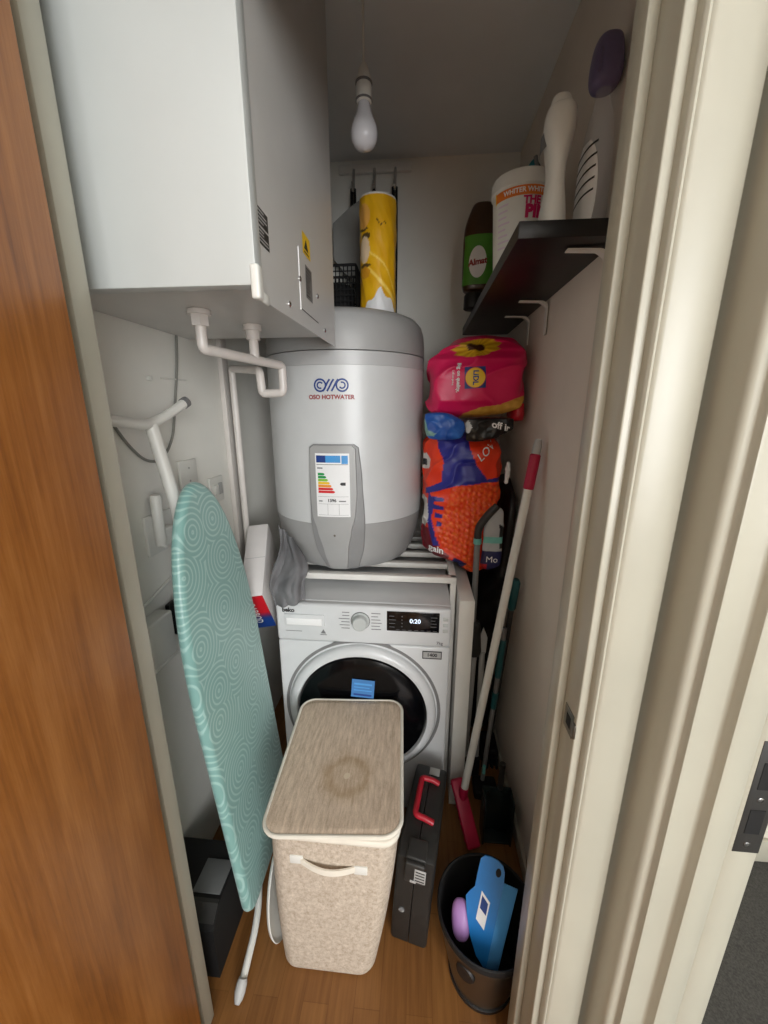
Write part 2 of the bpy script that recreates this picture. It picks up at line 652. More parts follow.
g.lathe([(.030, 0), (.030, .004), (.0255, .008), (.0235, .026), (.020, .029), (0, .029)], 40, Matrix.Translation((-.177, MY - .003, .800)) @ Matrix.Rotation(PI / 2, 4, 'X'))
kn = obj('knob', g, m_panelw, t)
g = G()
g.lathe([(.0315, 0), (.0315, .0015), (.0255, .0015)], 40, Matrix.Translation((-.177, MY - .0042, .800)) @ Matrix.Rotation(PI / 2, 4, 'X'))
obj('knob_shadow_ring', g, m_dgrey, t, label='painted shadow ring')  # dark colour paints the shadow around the knob
fn = plane_fn((0, Yp - .0006, 0), (1, 0, 0), (0, 0, 1))
g = G()
g.box(-.090, .080, MY - .0068, MY, .770, .840, .0015)
dp = obj('display', g, m_display, t, label='black display')
fd = plane_fn((0, MY - .0072, 0), (1, 0, 0), (0, 0, 1))
g = G()
put_text(g, '0:20', .021, lambda x, y: fd(.002 + x, .808 + y), .0004)
obj('lit_digits', g, m_digit, dp, label='lit digits 0:20')
g = G()
rnd = random.Random(3)
for k in range(4):
    quad(g, fd, -.082, -.066 + rnd.random() * .008, .784 + k * .013, .7855 + k * .013)
    quad(g, fd, -.042, -.039, .786 + k * .012, .789 + k * .012)
    quad(g, fd, .052, .066 + rnd.random() * .008, .790 + k * .011, .7915 + k * .011)
for k in range(7):
    quad(g, fd, -.06 + k * .02, -.048 + k * .02, .7745, .776)
obj('display_marks', g, m_inkg, dp)
for s_, x0 in ((-1, -.213), (1, -.141)):
    g = G()
    for k in range(6):
        w = .020 + rnd.random() * .016
        z = .829 - k * .0115
        a, b = (x0 - w, x0) if s_ < 0 else (x0, x0 + w)
        quad(g, fn, a, b, z - .0014, z + .0014)
    obj('programme_marks', g, m_inkg, t)
g = G()
quad(g, fn, -.43, -.375, .7515, .7535)
obj('drawer_line', g, m_inkg, t)
g = G()
g.add([fn(-.311, .747), fn(-.293, .747), fn(-.302, .763)], [(0, 1, 2)])
quad(g, fn, -.313, -.291, .7415, .744)
obj('triangle_mark', g, m_inkg, t)
g = G()
put_text(g, 'beko', .021, lambda x, y: fn(-.418 + x, .8285 + y), .0009)
obj('maker_lettering', g, m_ink, t)
g = G()
put_text(g, '7kg', .015, lambda x, y: fn(.083 + x, .731 + y), .0004)
obj('capacity_lettering', g, m_inkg, t)
for z in (.818, .797, .776):
    obj('button', G().box(.091, .108, MY - .0065, MY, z - .006, z + .006, .002), m_panelw, t)
# porthole
DZ = .452
RX = Matrix.Translation((cx - .004, MY, DZ)) @ Matrix.Rotation(PI / 2, 4, 'X')
g = G().lathe([(.2735, -.004), (.2715, .0004), (.262, .0010), (.256, -.004)], 96, Matrix.Translation((0, 0, .003)) @ RX)
obj('door_recess_shade', g, m_grey, t)  # flat grey ring paints the shade in the slit around the door
g = G().lathe([(.257, -.004), (.257, .008), (.252, .018), (.243, .024), (.232, .027), (.226, .025), (.223, .014), (.221, .004)], 96, RX)
dg_ = obj('porthole_door', g, m_white, t)
g = G().lathe([(.224, .012), (.217, .024), (.192, .033), (.12, .040), (.05, .043), (0, .0435)], 96, RX)
dgl = obj('glass', g, m_glass, dg_, label='black glass')
g = G()
TT = Matrix.Translation((-.166, MY - .0470, .574)) @ Matrix.Rotation(math.radians(-12), 4, 'X') @ Matrix.Rotation(math.radians(3), 4, 'Y')
f2 = lambda x, y: TT @ Vector((x, 0, y))
quad(g, f2, -.038, .038, -.030, .030)
f3 = lambda x, y: TT @ Vector((x, -.0004, y))
quad(g, f3, -.030, .030, .012, .018, 1)
quad(g, f3, -.030, .022, .002, .005, 1)
quad(g, f3, -.030, .030, -.008, -.005, 1)
quad(g, f3, -.030, .030, -.024, -.018, 2)
obj('sticker', g, [M('sticker_blue', (62, 122, 184), .5, var=.05), m_lblue, m_navy], dgl, label='blue sticker')
g = G()
fe = plane_fn((0, MY - .0008, 0), (1, 0, 0), (0, 0, 1))
quad(g, fe, .028, .092, .668, .698, 0)
fe2 = plane_fn((0, MY - .0012, 0), (1, 0, 0), (0, 0, 1))
quad(g, fe2, .031, .089, .672, .694, 1)
put_text(g, '1400', .017, lambda x, y: plane_fn((0, MY - .0016, 0), (1, 0, 0), (0, 0, 1))(.060 + x, .683 + y), .0006, 2)
obj('badge', g, [m_ink, m_lgrey, m_ink], t)

# ------------------------------------------------------------------ rack over the machine
t = thing('over_washer_rack', 'white metal rack standing over the washing machine and carrying the water heater', 'rack', (-.17, 1.5, 0))
RT = .907
def bar(g, x0, x1, y0, y1, z0, z1):
    g.box(x0, x1, y0, y1, z0, z1, .0025, 2)
for x in (-.486, .121):
    for y in (1.266, 1.79):
        obj('post', G().box(x, x + .021, y, y + .021, 0, RT, .0025), m_rack, t)
g = G()
bar(g, -.486, .142, 1.262, 1.290, RT - .022, RT)
bar(g, -.486, .142, 1.79, 1.812, RT - .022, RT)
for x in (-.486, .119):
    bar(g, x, x + .023, 1.290, 1.79, RT - .022, RT)
obj('top_frame', g, m_rack, t)
for y in (1.385, 1.50, 1.60, 1.70):
    obj('cross_bar', G().box(-.463, .119, y, y + .030, RT - .020, RT - .0005, .0025), m_rack, t)

# plain white panel beside the rack
t = thing('storage_panel', 'narrow white melamine panel standing upright beside the right post of the rack', 'panel', (.172, 1.45, 0))
t['label'] = 'narrow white melamine panel standing upright between the rack post and the mop handles'
obj('board', G().box(.147, .196, 1.186, 1.70, 0.0, .862, .002), m_rack, t)
obj('edge_band', G().box(.1465, .1965, 1.1845, 1.1858, 0.002, .861, .0005), m_whitepl, t)

# ------------------------------------------------------------------ water heater
TX, TY, TR = -.2775, 1.55, .29
TB = RT + .001
t = thing('water_heater', 'white and grey cylindrical hot water tank on the rack above the washing machine', 'water heater', (TX, TY, TB))
TT0 = Matrix.Translation((TX, TY, 0))
def rt(z):
    pts = [(TB, .232), (TB + .012, .243), (TB + .05, .262), (TB + .10, .278), (TB + .15, .287), (TB + .19, .290), (3, .290)]
    for a, b in zip(pts, pts[1:]):
        if z <= b[0]:
            u = (z - a[0]) / (b[0] - a[0])
            return a[1] * (1 - u) + b[1] * u
    return .29
zs = [TB, TB + .006, TB + .012, TB + .03, TB + .05, TB + .075, TB + .10, TB + .125, TB + .15, 1.088]
obj('base', G().lathe([(.0, TB)] + [(rt(z), z) for z in zs] + [(.286, 1.090)], 96, TT0), m_tankg, t, label='grey base')
obj('body', G().lathe([(.286, 1.0895)] + [(rt(z) + .0006, z) for z in (1.0895, 1.12, 1.3, 1.5, 1.605)] + [(.286, 1.6055)], 96, TT0), m_tankw, t)
obj('band', G().lathe([(.286, 1.6052), (.2912, 1.6055), (.2912, 1.646), (.288, 1.6475)], 96, TT0), m_band, t, label='grey band')
obj('lid', G().lathe([(.288, 1.649), (.2915, 1.650), (.2905, 1.69), (.287, 1.725), (.278, 1.752), (.262, 1.770), (.240, 1.779), (.2, 1.783), (0, 1.785)], 96, TT0), m_tankg, t, label='grey lid')
def cyl(s, z, d=.001):
    """point on the tank skin: s = arc length from the front, to the right"""
    a = -PI / 2 + s / TR
    r = rt(z) + d
    return Vector((TX + r * math.cos(a), TY + r * math.sin(a), z))
def skin_panel(lf, rf, z0, z1, d, nz=44, nu=16, mi=0, g=None, round_top=0.):
    g = g or G()
    rows, rin = [], []
    for j in range(nz + 1):
        z = z0 + (z1 - z0) * j / nz
        a, b = lf(z), rf(z)
        if round_top and z > z1 - round_top:
            q = round_top - math.sqrt(max(0, round_top ** 2 - (z - z1 + round_top) ** 2))
            a, b = a + q, b - q
        row = [cyl(a, z, -.004)]
        e = min(.004, (b - a) * .2)
        row.append(cyl(a, z, d * .55))
        for k in range(nu + 1):
            row.append(cyl(a + e + (b - a - 2 * e) * k / nu, z, d))
        row += [cyl(b, z, d * .55), cyl(b, z, -.004)]
        rows.append(row)
    g.strip(rows, mi)
    k = len(rows[0])
    n0 = len(g.v) - len(rows) * k
    g.f.append(tuple(n0 + i for i in range(k)))
    g.m.append(mi)
    top = len(g.v) - k
    g.f.append(tuple(top + i for i in reversed(range(k))))
    g.m.append(mi)
    return g
def interp(tab):
    def f(z):
        if z <= tab[0][0]:
            return tab[0][1]
        for a, b in zip(tab, tab[1:]):
            if z <= b[0]:
                u = (z - a[0]) / (b[0] - a[0])
                u = u * u * (3 - 2 * u) * .6 + u * .4
                return a[1] * (1 - u) + b[1] * u
        return tab[-1][1]
    return f
wl = interp([(.909, -.052), (1.0, -.076), (1.10, -.084), (1.2, -.083), (1.37, -.078)])
wr = interp([(.909, .085), (1.0, .100), (1.10, .102), (1.25, .094), (1.37, .083)])
pl = interp([(.909, -.036), (1.0, -.046), (1.07, -.060), (1.13, -.075), (1.2, -.078), (1.37, -.0735)])
pr = interp([(.909, .040), (1.0, .046), (1.07, .058), (1.13, .072), (1.2, .077), (1.37, .0745)])
obj('console_surround', skin_panel(wl, wr, .910, 1.362, .012, round_top=.014), m_tankd, t, label='dark grey surround')
cs = obj('console', skin_panel(pl, pr, .911, 1.358, .019, round_top=.012), m_tankg, t, label='grey console')
g = G()
for k in range(24):
    pass
def lab(x, y):
    return cyl(x, y, .0198)
g = G()
quad(g, lab, -.053, .053, 1.122, 1.334, 0, 6)
lab2 = lambda x, y: cyl(x, y, .0202)
quad(g, lab2, -.0495, -.020, 1.304, 1.327, 1, 3)
quad(g, lab2, -.020, .026, 1.304, 1.327, 2, 3)
quad(g, lab2, .029, .0485, 1.300, 1.327, 2, 2)
quad(g, lab2, -.049, .049, 1.297, 1.2985, 3, 4)
for k, mi in enumerate((4, 4, 5, 6, 7, 8, 8)):
    z = 1.262 - k * .0098
    w = .018 + k * .0052
    quad(g, lab2, -.046, -.046 + w, z, z + .0082, mi, 3)
    p = [lab2(-.046 + w, z), lab2(-.046 + w + .004, z + .0041), lab2(-.046 + w, z + .0082)]
    g.add(p, [(0, 1, 2)], mi)
p = [lab2(.022, 1.234), lab2(.027, 1.229), lab2(.040, 1.229), lab2(.040, 1.239), lab2(.027, 1.239)]
g.add(p, [(0, 1, 2, 3, 4)], 3)
for zz in (1.191, 1.166, 1.128):
    quad(g, lab2, -.048, .048, zz, zz + .0008, 9, 4)
for xx in (-.018, .018):
    quad(g, lab2, xx, xx + .0008, 1.128, 1.166, 9)
quad(g, lab2, -.0475, -.030, 1.284, 1.288, 9)
lab3 = lambda x, y: cyl(x, y, .0205)
put_text(g, '1396', .014, lambda x, y: lab3(x - .004, 1.178 + y), .0005, 3)
quad(g, lab2, .018, .040, 1.174, 1.178, 9, 2)
quad(g, lab2, -.046, -.034, 1.174, 1.178, 9, 2)
obj('energy_label', g, [m_whiteink, m_navy, m_skyink, m_ink, m_green, m_lgreen, m_yellow, m_amber, m_redink, m_inkg], cs, label='energy label with coloured bars', smooth=0)
g = G()
put_text(g, 'OSO HOTWATER', .0185, lambda x, y: cyl(x + .000, 1.508 + y, .0022), .0007, 0)
obj('lettering', g, m_hotred, t, label='red lettering', smooth=0)
# coil emblem: ring, two slashes, ring
g = G()
def ribbon(pts, w, d=.002):
    rows = []
    n = len(pts)
    for i in range(n):
        a = pts[max(0, i - 1)]
        b = pts[min(n - 1, i + 1)]
        dx, dy = b[0] - a[0], b[1] - a[1]
        l = math.hypot(dx, dy) or 1
        nx, ny = -dy / l * w / 2, dx / l * w / 2
        rows.append([cyl(pts[i][0] + nx, pts[i][1] + ny, d), cyl(pts[i][0] - nx, pts[i][1] - ny, d)])
    g.strip(rows)
ez, ec = 1.544, .000
for ex, a0 in ((ec - .034, .6), (ec + .036, 3.7)):
    ribbon([(ex + .0180 * math.cos(a), ez + .0180 * math.sin(a)) for a in [k / 36 * 2 * PI for k in range(37)]], .0052)
    ribbon([(ex + .0090 * math.cos(a), ez + .0090 * math.sin(a)) for a in [a0 + k / 24 * 4.6 for k in range(25)]], .0046)
for ex in (ec - .014, ec - .001, ec + .013):
    ribbon([(ex - .011, ez - .018), (ex - .004, ez - .007), (ex + .004, ez + .008), (ex + .011, ez + .018)], .0055)
obj('emblem', g, m_navy, t, label='blue coil emblem', smooth=0)
obj('screw', G().lathe([(.004, 0), (.004, .001), (0, .0015)], 12, Matrix.Translation(cyl(0, 1.055, .0188)) @ Matrix.Rotation(PI / 2, 4, 'X')), m_steel, cs)

# ------------------------------------------------------------------ wall-hung unit
UX0, UX1, UY0, UY1, UZ = XL + .002, -.248, .648, 1.205, 1.652
t = thing('ventilation_unit', 'large white boxed wall unit with grey steel side hung above the ironing board', 'wall unit', (UX0, .93, UZ))
g = G()
g.box(UX0, UX1 - .003, UY0 + .012, UY1, 1.674, 2.43)
obj('casing', g, m_panelg, t)
g = G()
g.prism([(UY0 + .004, 1.636), (UY1, 1.648), (UY1, 2.44), (UY0 + .004, 2.44)], 0, .003, Matrix.Translation((UX1 - .003, 0, 0)) @ Matrix(((0, 0, 1, 0), (1, 0, 0, 0), (0, 1, 0, 0), (0, 0, 0, 1))))
obj('side_panel', g, m_panelg, t)
g = G().box(UX0, UX1 + .0012, UY0 - .016, UY0 + .012, UZ - .001, 2.44, .002, 2)
fc = obj('front_cover', g, m_panelw, t, label='white front cover')
g = G()
g.box(UX1 - .008, UX1 + .006, UY0 - .018, UY0 + .001, 1.632, 1.680, .004, 3)
g.box(UX1 - .002, UX1 + .003, UY0 + .001, UY0 + .032, 1.632, 1.648, .003, 2)
obj('latch', g, m_whitepl, t)
fs = plane_fn((UX1 + .0006, 0, 0), (0, 1, 0), (0, 0, 1))
fs2 = plane_fn((UX1 + .0010, 0, 0), (0, 1, 0), (0, 0, 1))
def stripes(g, y0, y1, z0, z1, n, mi, seed):
    rr = random.Random(seed)
    for k in range(n):
        z = z0 + (z1 - z0) * (k + .3) / n
        quad(g, fs2, y0, y0 + (y1 - y0) * (.5 + .5 * rr.random()), z, z + (z1 - z0) / n * .4, mi)
g = G()
quad(g, fs, .654, .700, 1.742, 1.766, 0)
stripes(g, .657, .697, 1.744, 1.764, 4, 1, 1)
quad(g, fs, .654, .700, 1.716, 1.739, 0)
stripes(g, .657, .697, 1.718, 1.737, 4, 1, 2)
obj('rating_plate', g, [m_dgrey, m_lgrey], t, label='dark rating plate')
g = G()
quad(g, fs, .900, .958, 1.786, 1.826, 0)
g.add([fs2(.910, 1.797), fs2(.942, 1.797), fs2(.926, 1.818)], [(0, 1, 2)], 1)
quad(g, fs2, .910, .946, 1.790, 1.793, 1)
obj('warning_label', g, [m_yellow, m_ink], t, label='yellow warning label')
g = G()
quad(g, fs, .912, .964, 1.704, 1.768, 0)
stripes(g, .915, .961, 1.707, 1.765, 9, 1, 4)
obj('wiring_label', g, [m_grey, m_ink], t, label='grey printed label')
g = G()
g.box(UX1 - .001, UX1 + .0012, .866, .870, 1.670, 1.785)
obj('seam', g, m_whiteink, t)
g = G()
g.box(UX1 - .001, UX1 + .0006, .868, 1.012, 1.672, 1.6738)
obj('seam', g, m_dgrey, t)
for y, z in ((.79, 1.662), (.868, 1.727), (1.010, 1.731), (1.076, 1.668)):
    obj('screw', G().lathe([(.0055, 0), (.0055, .002), (.003, .0035), (0, .0036)], 14, Matrix.Translation((UX1, y, z)) @ Matrix.Rotation(PI / 2, 4, 'Y')), m_chrome, t)

# ------------------------------------------------------------------ pipes
t = thing('condensate_pipe', 'white plastic pipe with elbows and a u bend dropping from the wall unit', 'pipe', (-.462, .86, 1.60))
PR = .0116
zr = 1.597
p0 = Vector((-.469, .868, zr))
pE = Vector((-.385, 1.128, zr - .008))
path = fillet([(-.469, .868, 1.670), p0, pE, pE + Vector((0, 0, -.072)), pE + Vector((-.062, .0, -.075)), pE + Vector((-.066, .0, -.012)), (-.64, 1.36, 1.605), (-.64, 1.36, .72)], .012)
obj('run', G().tube(path, PR, 16), m_pvc, t)
g = G()
g.lathe([(.019, 1.642), (.019, 1.664)], 6, Matrix.Translation((-.469, .868, 0)))
g.lathe([(.024, 1.664), (.024, 1.6735)], 24, Matrix.Translation((-.469, .868, 0)))
obj('nut', g, m_pvc, t)
g = G()
pf = p0.lerp(pE, .60)
g.tube([(pf.x, pf.y, 1.672), (pf.x, pf.y, zr)], PR, 16)
g.lathe([(.017, 1.639), (.017, 1.660)], 20, Matrix.Translation((pf.x, pf.y, 0)))
g.lathe([(.022, 1.660), (.022, 1.6735)], 24, Matrix.Translation((pf.x, pf.y, 0)))
obj('branch', g, m_pvc, t)
def sleeve(g, a, b, r):
    a, b = Vector(a), Vector(b)
    g.tube([a, a, b, b], [r * .85, r, r, r * .85], 18)
dv = (pE - p0).normalized()
for a, b in ((p0 + Vector((0, 0, .03)), p0 + Vector((0, 0, .008))), (p0 + dv * .012, p0 + dv * .036), (pf - dv * .022, pf + dv * .022), (pE - dv * .034, pE - dv * .008),
             (pE + Vector((0, 0, -.012)), pE + Vector((0, 0, -.032))), (pE + Vector((0, 0, -.05)), pE + Vector((0, 0, -.068))), (pE + Vector((-.012, 0, -.074)), pE + Vector((-.05, 0, -.075))),
             (pE + Vector((-.064, 0, -.060)), pE + Vector((-.064, 0, -.034))), (Vector((-.64, 1.36, 1.30)), Vector((-.64, 1.36, 1.27))), (Vector((-.64, 1.36, 1.59)), Vector((-.64, 1.36, 1.56)))):
    g = G()
    sleeve(g, a, b, .0150)
    obj('coupling', g, m_pvc, t)

tag(obj('cable_trunking', G().box(XL + .001, XL + .019, 1.368, 1.410, .62, CEIL - .002, .002), m_pvc, base=(XL + .01, 1.39, .62)),
    'white square trunking running vertically up the wall beside the thin white pipe', 'trunking')
g = G()
g.tube([(-.635, 1.74, .02), (-.635, 1.74, 1.2), (-.628, 1.74, 1.56), (-.62, 1.72, 1.75)], .0075, 12)
tag(obj('copper_pipe', g, m_copper, base=(-.635, 1.74, .02)), 'bare copper pipe running up behind the water heater', 'pipe')
XW = XL + .0055
g = G()
g.tube(fillet([(XW, 1.138, 1.673), (XW, 1.126, 1.60), (XW, 1.085, 1.47), (XW, 1.062, 1.40), (XW, 1.03, 1.36), (XW, .985, 1.335), (XW, .93, 1.345), (XW, .88, 1.39), (XW, .845, 1.44), (XW, .80, 1.50)], .05), .0036, 10)
tag(obj('power_cable', g, m_cable, base=(XW, 1.0, 1.34)), 'thin grey cable hanging in a loop on the wall below the boxed unit', 'cable')
g = G()
g.tube([(XW, 1.04, 1.552), (XW, 1.10, 1.553), (XW, 1.16, 1.554)], .002, 8)
g.tube([(XL + .001, .995, 1.548), (XL + .012, .995, 1.548)], .006, 12)
tag(obj('wall_hook', g, m_whitepl, base=(XW, 1.07, 1.548)), 'small white peg with a thin white strip on the wall beneath the boxed unit', 'hook')

# ------------------------------------------------------------------ sockets and plugs on the wall
t = thing('blank_socket_plate', 'square white blank plate on the wall just above the ironing board nose', 'wall plate', (XL, 1.11, 1.28))
obj('plate', G().box(XL + .0005, XL + .010, 1.066, 1.154, 1.238, 1.325, .003, 2), m_whitepl, t)
for z in (1.262, 1.301):
    obj('screw', G().lathe([(.0035, 0), (.0035, .001), (0, .0014)], 12, Matrix.Translation((XL + .010, 1.11, z)) @ Matrix.Rotation(PI / 2, 4, 'Y')), m_lgrey, t)
t = thing('wall_switch', 'white fused switch plate on the wall between the ironing board and the trunking', 'switch', (XL, 1.262, 1.205))
obj('plate', G().box(XL + .0005, XL + .010, 1.218, 1.306, 1.162, 1.248, .003, 2), m_whitepl, t)
obj('rocker', G().box(XL + .009, XL + .017, 1.236, 1.262, 1.190, 1.222, .002, 2), m_whitepl, t)
obj('fuse_holder', G().box(XL + .009, XL + .014, 1.270, 1.292, 1.186, 1.226, .002, 2), m_lgrey, t)
t = thing('plug_in_device', 'white tubular plug-in device on a wall socket behind the ironing board leg', 'plug', (XL, .93, 1.19))
obj('socket_plate', G().box(XL + .0005, XL + .010, .892, 1.035, 1.098, 1.205, .003, 2), m_whitepl, t)
g = G()
g.tube([(XL + .037, .906, 1.262), (XL + .037, .906, 1.258), (XL + .037, .903, 1.135), (XL + .037, .903, 1.131)], [.011, .0135, .0135, .011], 22)
obj('tube', g, m_whitepl, t)
obj('plug_body', G().box(XL + .010, XL + .040, .912, .962, 1.118, 1.170, .006, 3), m_whitepl, t)
obj('dark_slot', G().box(XL + .006, XL + .022, .930, .948, 1.190, 1.250, .002), m_dgrey, t)
obj('plug_knob', G().lathe([(.010, 0), (.010, .012), (.006, .016), (0, .017)], 18, Matrix.Translation((XL + .038, .975, 1.150)) @ Matrix.Rotation(PI / 2, 4, 'Y')), m_whitepl, t)
t = thing('power_adaptor', 'black plug-in adaptor low on the wall behind the ironing board', 'adaptor', (XL, .95, .91))
g = G().box(XL + .024, XL + .074, .905, .985, .862, .965, .012, 4)
obj('body', g, m_black, t)
obj('plug', G().box(XL + .001, XL + .026, .925, .965, .885, .945, .004), m_black, t)
g = G().tube(fillet([(XL + .05, .945, .864), (XL + .05, .955, .84), (XL + .055, .99, .80), (XL + .04, 1.06, .74)], .03), .003, 8)
obj('lead', g, m_black, t)
t = thing('junction_box', 'pale grey box on the wall below the black adaptor', 'box', (XL, .85, .90))
obj('cover', G().box(XL + .001, XL + .046, .80, .893, .822, .952, .006, 3), m_whitepl, t)
obj('lip', G().box(XL + .001, XL + .049, .798, .895, .820, .830, .003), m_whitepl, t)
g = G()
g.tube([(XL + .006, .86, .985), (XL + .006, .99, 1.015)], .005, 10)
g.tube([(XL + .006, .86, .985), (XL + .006, .80, .972)], .005, 10)
tag(obj('wall_clip', g, m_whitepl, base=(XL, .93, 1.0)), 'thin white strip on the wall above the pale grey box', 'strip')

# ------------------------------------------------------------------ ironing board
Bp, Tp = Vector((-.4304, .9032, .1041)), Vector((-.5307, .8893, 1.3012))
Ld = (Tp - Bp).normalized()
BT = frame_T(Bp, (-.0186, 1, 0), Ld)
# x must stay perpendicular to the long axis
wv = Vector((-.0186, 1, 0))
wv = (wv - Ld * wv.dot(Ld)).normalized()
BT = frame_T(Bp, wv, Ld)
BL, BW = 1.2013, .3613
t = thing('ironing_board', 'tall ironing board with teal ring-patterned cover stood on end against the wall', 'ironing board', mat=BT)
def half(s):
    u = s / BL
    r = .045
    if s < r:
        return BW / 2 - r + math.sqrt(max(0, r * r - (r - s) ** 2))
    if u < .55:
        return BW / 2
    v = (u - .55) / .45
    return max(0, BW / 2 * (1 - v ** 2.2 * .55) * math.sqrt(max(0, 1 - v ** 9)))
ss = [0, .004, .012, .025, .045] + [.045 + (BL * .55 - .045) * k / 8 for k in range(1, 9)] + [BL * (.55 + .45 * (1 - (1 - k / 26) ** 1.7)) for k in range(1, 27)]
right = [(half(s), s) for s in ss]
out = [(x, y) for x, y in right] + [(-x, y) for x, y in reversed(right[:-1])]
if abs(out[0][0] - out[-1][0]) < 1e-6:
    out.pop()
def inset(o, d):
    n = len(o)
    r = []
    for i in range(n):
        a, b = Vector(o[i - 1]), Vector(o[(i + 1) % n])
        tn = (b - a)
        if tn.length < 1e-9:
            tn = Vector((1, 0))
        tn.normalize()
        r.append((o[i][0] - tn.y * d, o[i][1] + tn.x * d))
    return r
g = G()
rows = []
for d, z in ((.026, -.030), (.010, -.029), (.002, -.024), (0, -.016), (.001, -.010), (.005, -.004), (.011, -.0008), (.018, 0)):
    rows.append([Vector((x, y, z)) for x, y in inset(out, d)])
g.strip(rows, 0, True)
k = len(rows[0])
g.f.append(tuple(range(k)))
g.m.append(0)
g.f.append(tuple(len(g.v) - k + i for i in range(k)))
g.m.append(0)
obj('cover', g, m_board, t, local=True, smooth=45)
g = G()
for sx in (-1, 1):
    g.tube([(sx * .12, .03, -.040), (sx * .12, .8, -.040), (sx * .03, 1.08, -.040)], .008, 10)
g.tube([(-.12, .25, -.040), (.12, .25, -.040)], .008, 10)
g.tube([(-.12, .7, -.040), (.12, .7, -.040)], .008, 10)
obj('underframe', g, m_whitepl, t, local=True)
g = G()
J0 = Vector((-.622, .880, 1.437))
g.tube([J0, Vector((-.598, .893, 1.25)), Vector((-.535, .93, .50)), Vector((-.51, .94, .30))], .0150, 16)
st = obj('leg', g, m_whitepl, t)
g = G()
g.tube(fillet([(-.600, .715, 1.452), (-.618, .845, 1.437), (-.622, .885, 1.440), (-.615, .93, 1.455), (-.600, .990, 1.487)], .03), .0116, 14)
obj('foot_bar', g, m_whitepl, st)
g = G()
g.tube([(-.601, .985, 1.4845), (-.5985, .997, 1.4905), (-.598, .999, 1.4915)], [.0136, .0136, .010], 14)
obj('end_cap', g, m_grey, st, label='grey end cap')
g = G()
g.tube(fillet([(-.4250, .632, .030), (-.4290, .755, .058), (-.488, .93, .120), (-.520, .935, .42)], .05), .0095, 14)
lg = obj('leg', g, m_whitepl, t)
g = G()
g.tube([(-.4275, .604, .011), (-.4270, .612, .013), (-.4262, .622, .022), (-.4248, .634, .035), (-.4240, .640, .041)], [.006, .0105, .0140, .0135, .0105], 16)
obj('rubber_foot', g, m_lgrey, lg, label='grey rubber foot')

# ------------------------------------------------------------------ carton and cloth
Nn, Fa = Vector((-.486, 1.098, .897)), Vector((-.551, 1.349, 1.060))
Lo = Vector((-.489, 1.198, .716))
ax = (Fa - Nn).normalized()
T_ = frame_T(Nn, ax, Lo - Nn)          # x along, y down the end face, z across
zc = T_.to_3x3() @ Vector((0, 0, 1))
sgn = 1 if zc.x < 0 else -1
LEN, HGT, WID = (Fa - Nn).length, .206, .072
t = thing('carton', 'long white cardboard box with red and blue end wedged between ironing board and washing machine', 'box', mat=T_)
z0, z1 = (0, WID) if sgn > 0 else (-WID, 0)
obj('box_body', G().box(0.001, LEN, 0, HGT, z0, z1, .0015), m_card, t, local=True)
g = G()
g.c = None
def endc(x):
    return mixc((206, 30, 44), (28, 66, 140), sm(.48, .72, x))
rows = [[Vector((-.0006, HGT * i / 12, z0 + (z1 - z0) * j / 4)) for j in range(5)] for i in range(13)]
g.strip(rows)
g.c = [endc(v.y / HGT) for v in g.v]
en = obj('printed_end', g, m_print, t, local=True, label='red and blue printed end', smooth=0)
g = G()
put_text(g, 'RARBOD', .032, lambda x, y: Vector((-.0010, HGT * .52 + x, (z0 + z1) / 2 + (-y if sgn > 0 else y) + (.012 if sgn > 0 else -.012))), .0006)
obj('lettering', g, m_whiteink, en, local=True, label='white lettering', smooth=0)
obj('flap_edge', G().box(LEN * .5, LEN * .505, -.0006, .0002, z0, z1), m_lgrey, t, local=True)

# grey cloth over the front corner of the rack
g = G()
rows = []
NU, NV = 44, 60
for j in range(NV + 1):
    v = j / NV
    row = []
    for i in range(NU + 1):
        u = i / NU
        # top hangs from the tank base, bottom drapes on the machine's front edge
        xl = -.472 + .012 * math.sin(v * 5) + .030 * sm(.55, 1, v)
        xr = -.428 + .078 * sm(.0, .5, v) - .002 * sm(.8, 1, v)
        zt, zb = 1.088 - .045 * u, .853 + .026 * u
        z = zt + (zb - zt) * v
        y = 1.255 - .135 * sm(0, .75, v) - .004
        x = xl + (xr - xl) * u
        f = math.sin(u * 9 + v * 3 + 2 * noise.noise(Vector((u * 2, v * 2, 3)))) * .016 + noise.noise(Vector((u * 5, v * 4, 1))) * .020 + abs(noise.noise(Vector((u * 4 + v * 2, v * 3, 8)))) * .018
        row.append(Vector((x + f * .3, y - f * (1 - .3 * v) - .012 * math.sin(u * PI), z + .01 * noise.noise(Vector((u * 3, 9, v * 3))))))
    rows.append(row)
g.strip(rows)
ob = obj('grey_cloth', g, m_cloth, base=(-.42, 1.15, .86), smooth=80)
tag(ob, 'crumpled grey cloth hanging over the rack corner onto the washing machine', 'cloth')
md = ob.modifiers.new('thick', 'SOLIDIFY')
md.thickness = .004

# ------------------------------------------------------------------ laundry hamper
HX, HY = -.185, .862
t = thing('laundry_hamper', 'tall beige linen laundry hamper with stained lid in front of the washing machine', 'laundry hamper', (HX, HY, 0))
g = G()
rows = []
lev = [(.0, .012), (.004, .004), (.012, 0)] + [(.012 + .49 * k / 24, 0) for k in range(1, 25)]
def hsec(z):
    u = z / .51
    e = 1 - (1 - u) ** 1.1
    x0, x1 = -.342 + (-.343 + .342) * e, -.087 + (-.032 + .087) * e
    y0, y1 = .685 + (.663 - .685) * e, 1.035 + (1.070 - 1.035) * e
    return x0, x1, y0, y1
for z, ins in lev:
    x0, x1, y0, y1 = hsec(z)
    b = .004 * math.sin(PI * z / .51)
    rows.append([Vector((x - .040 * z / .51 * (y - HY), y, z)) for x, y in rrect(x0 + ins - b, x1 - ins + b, y0 + ins - b, y1 - ins + b, .045)])
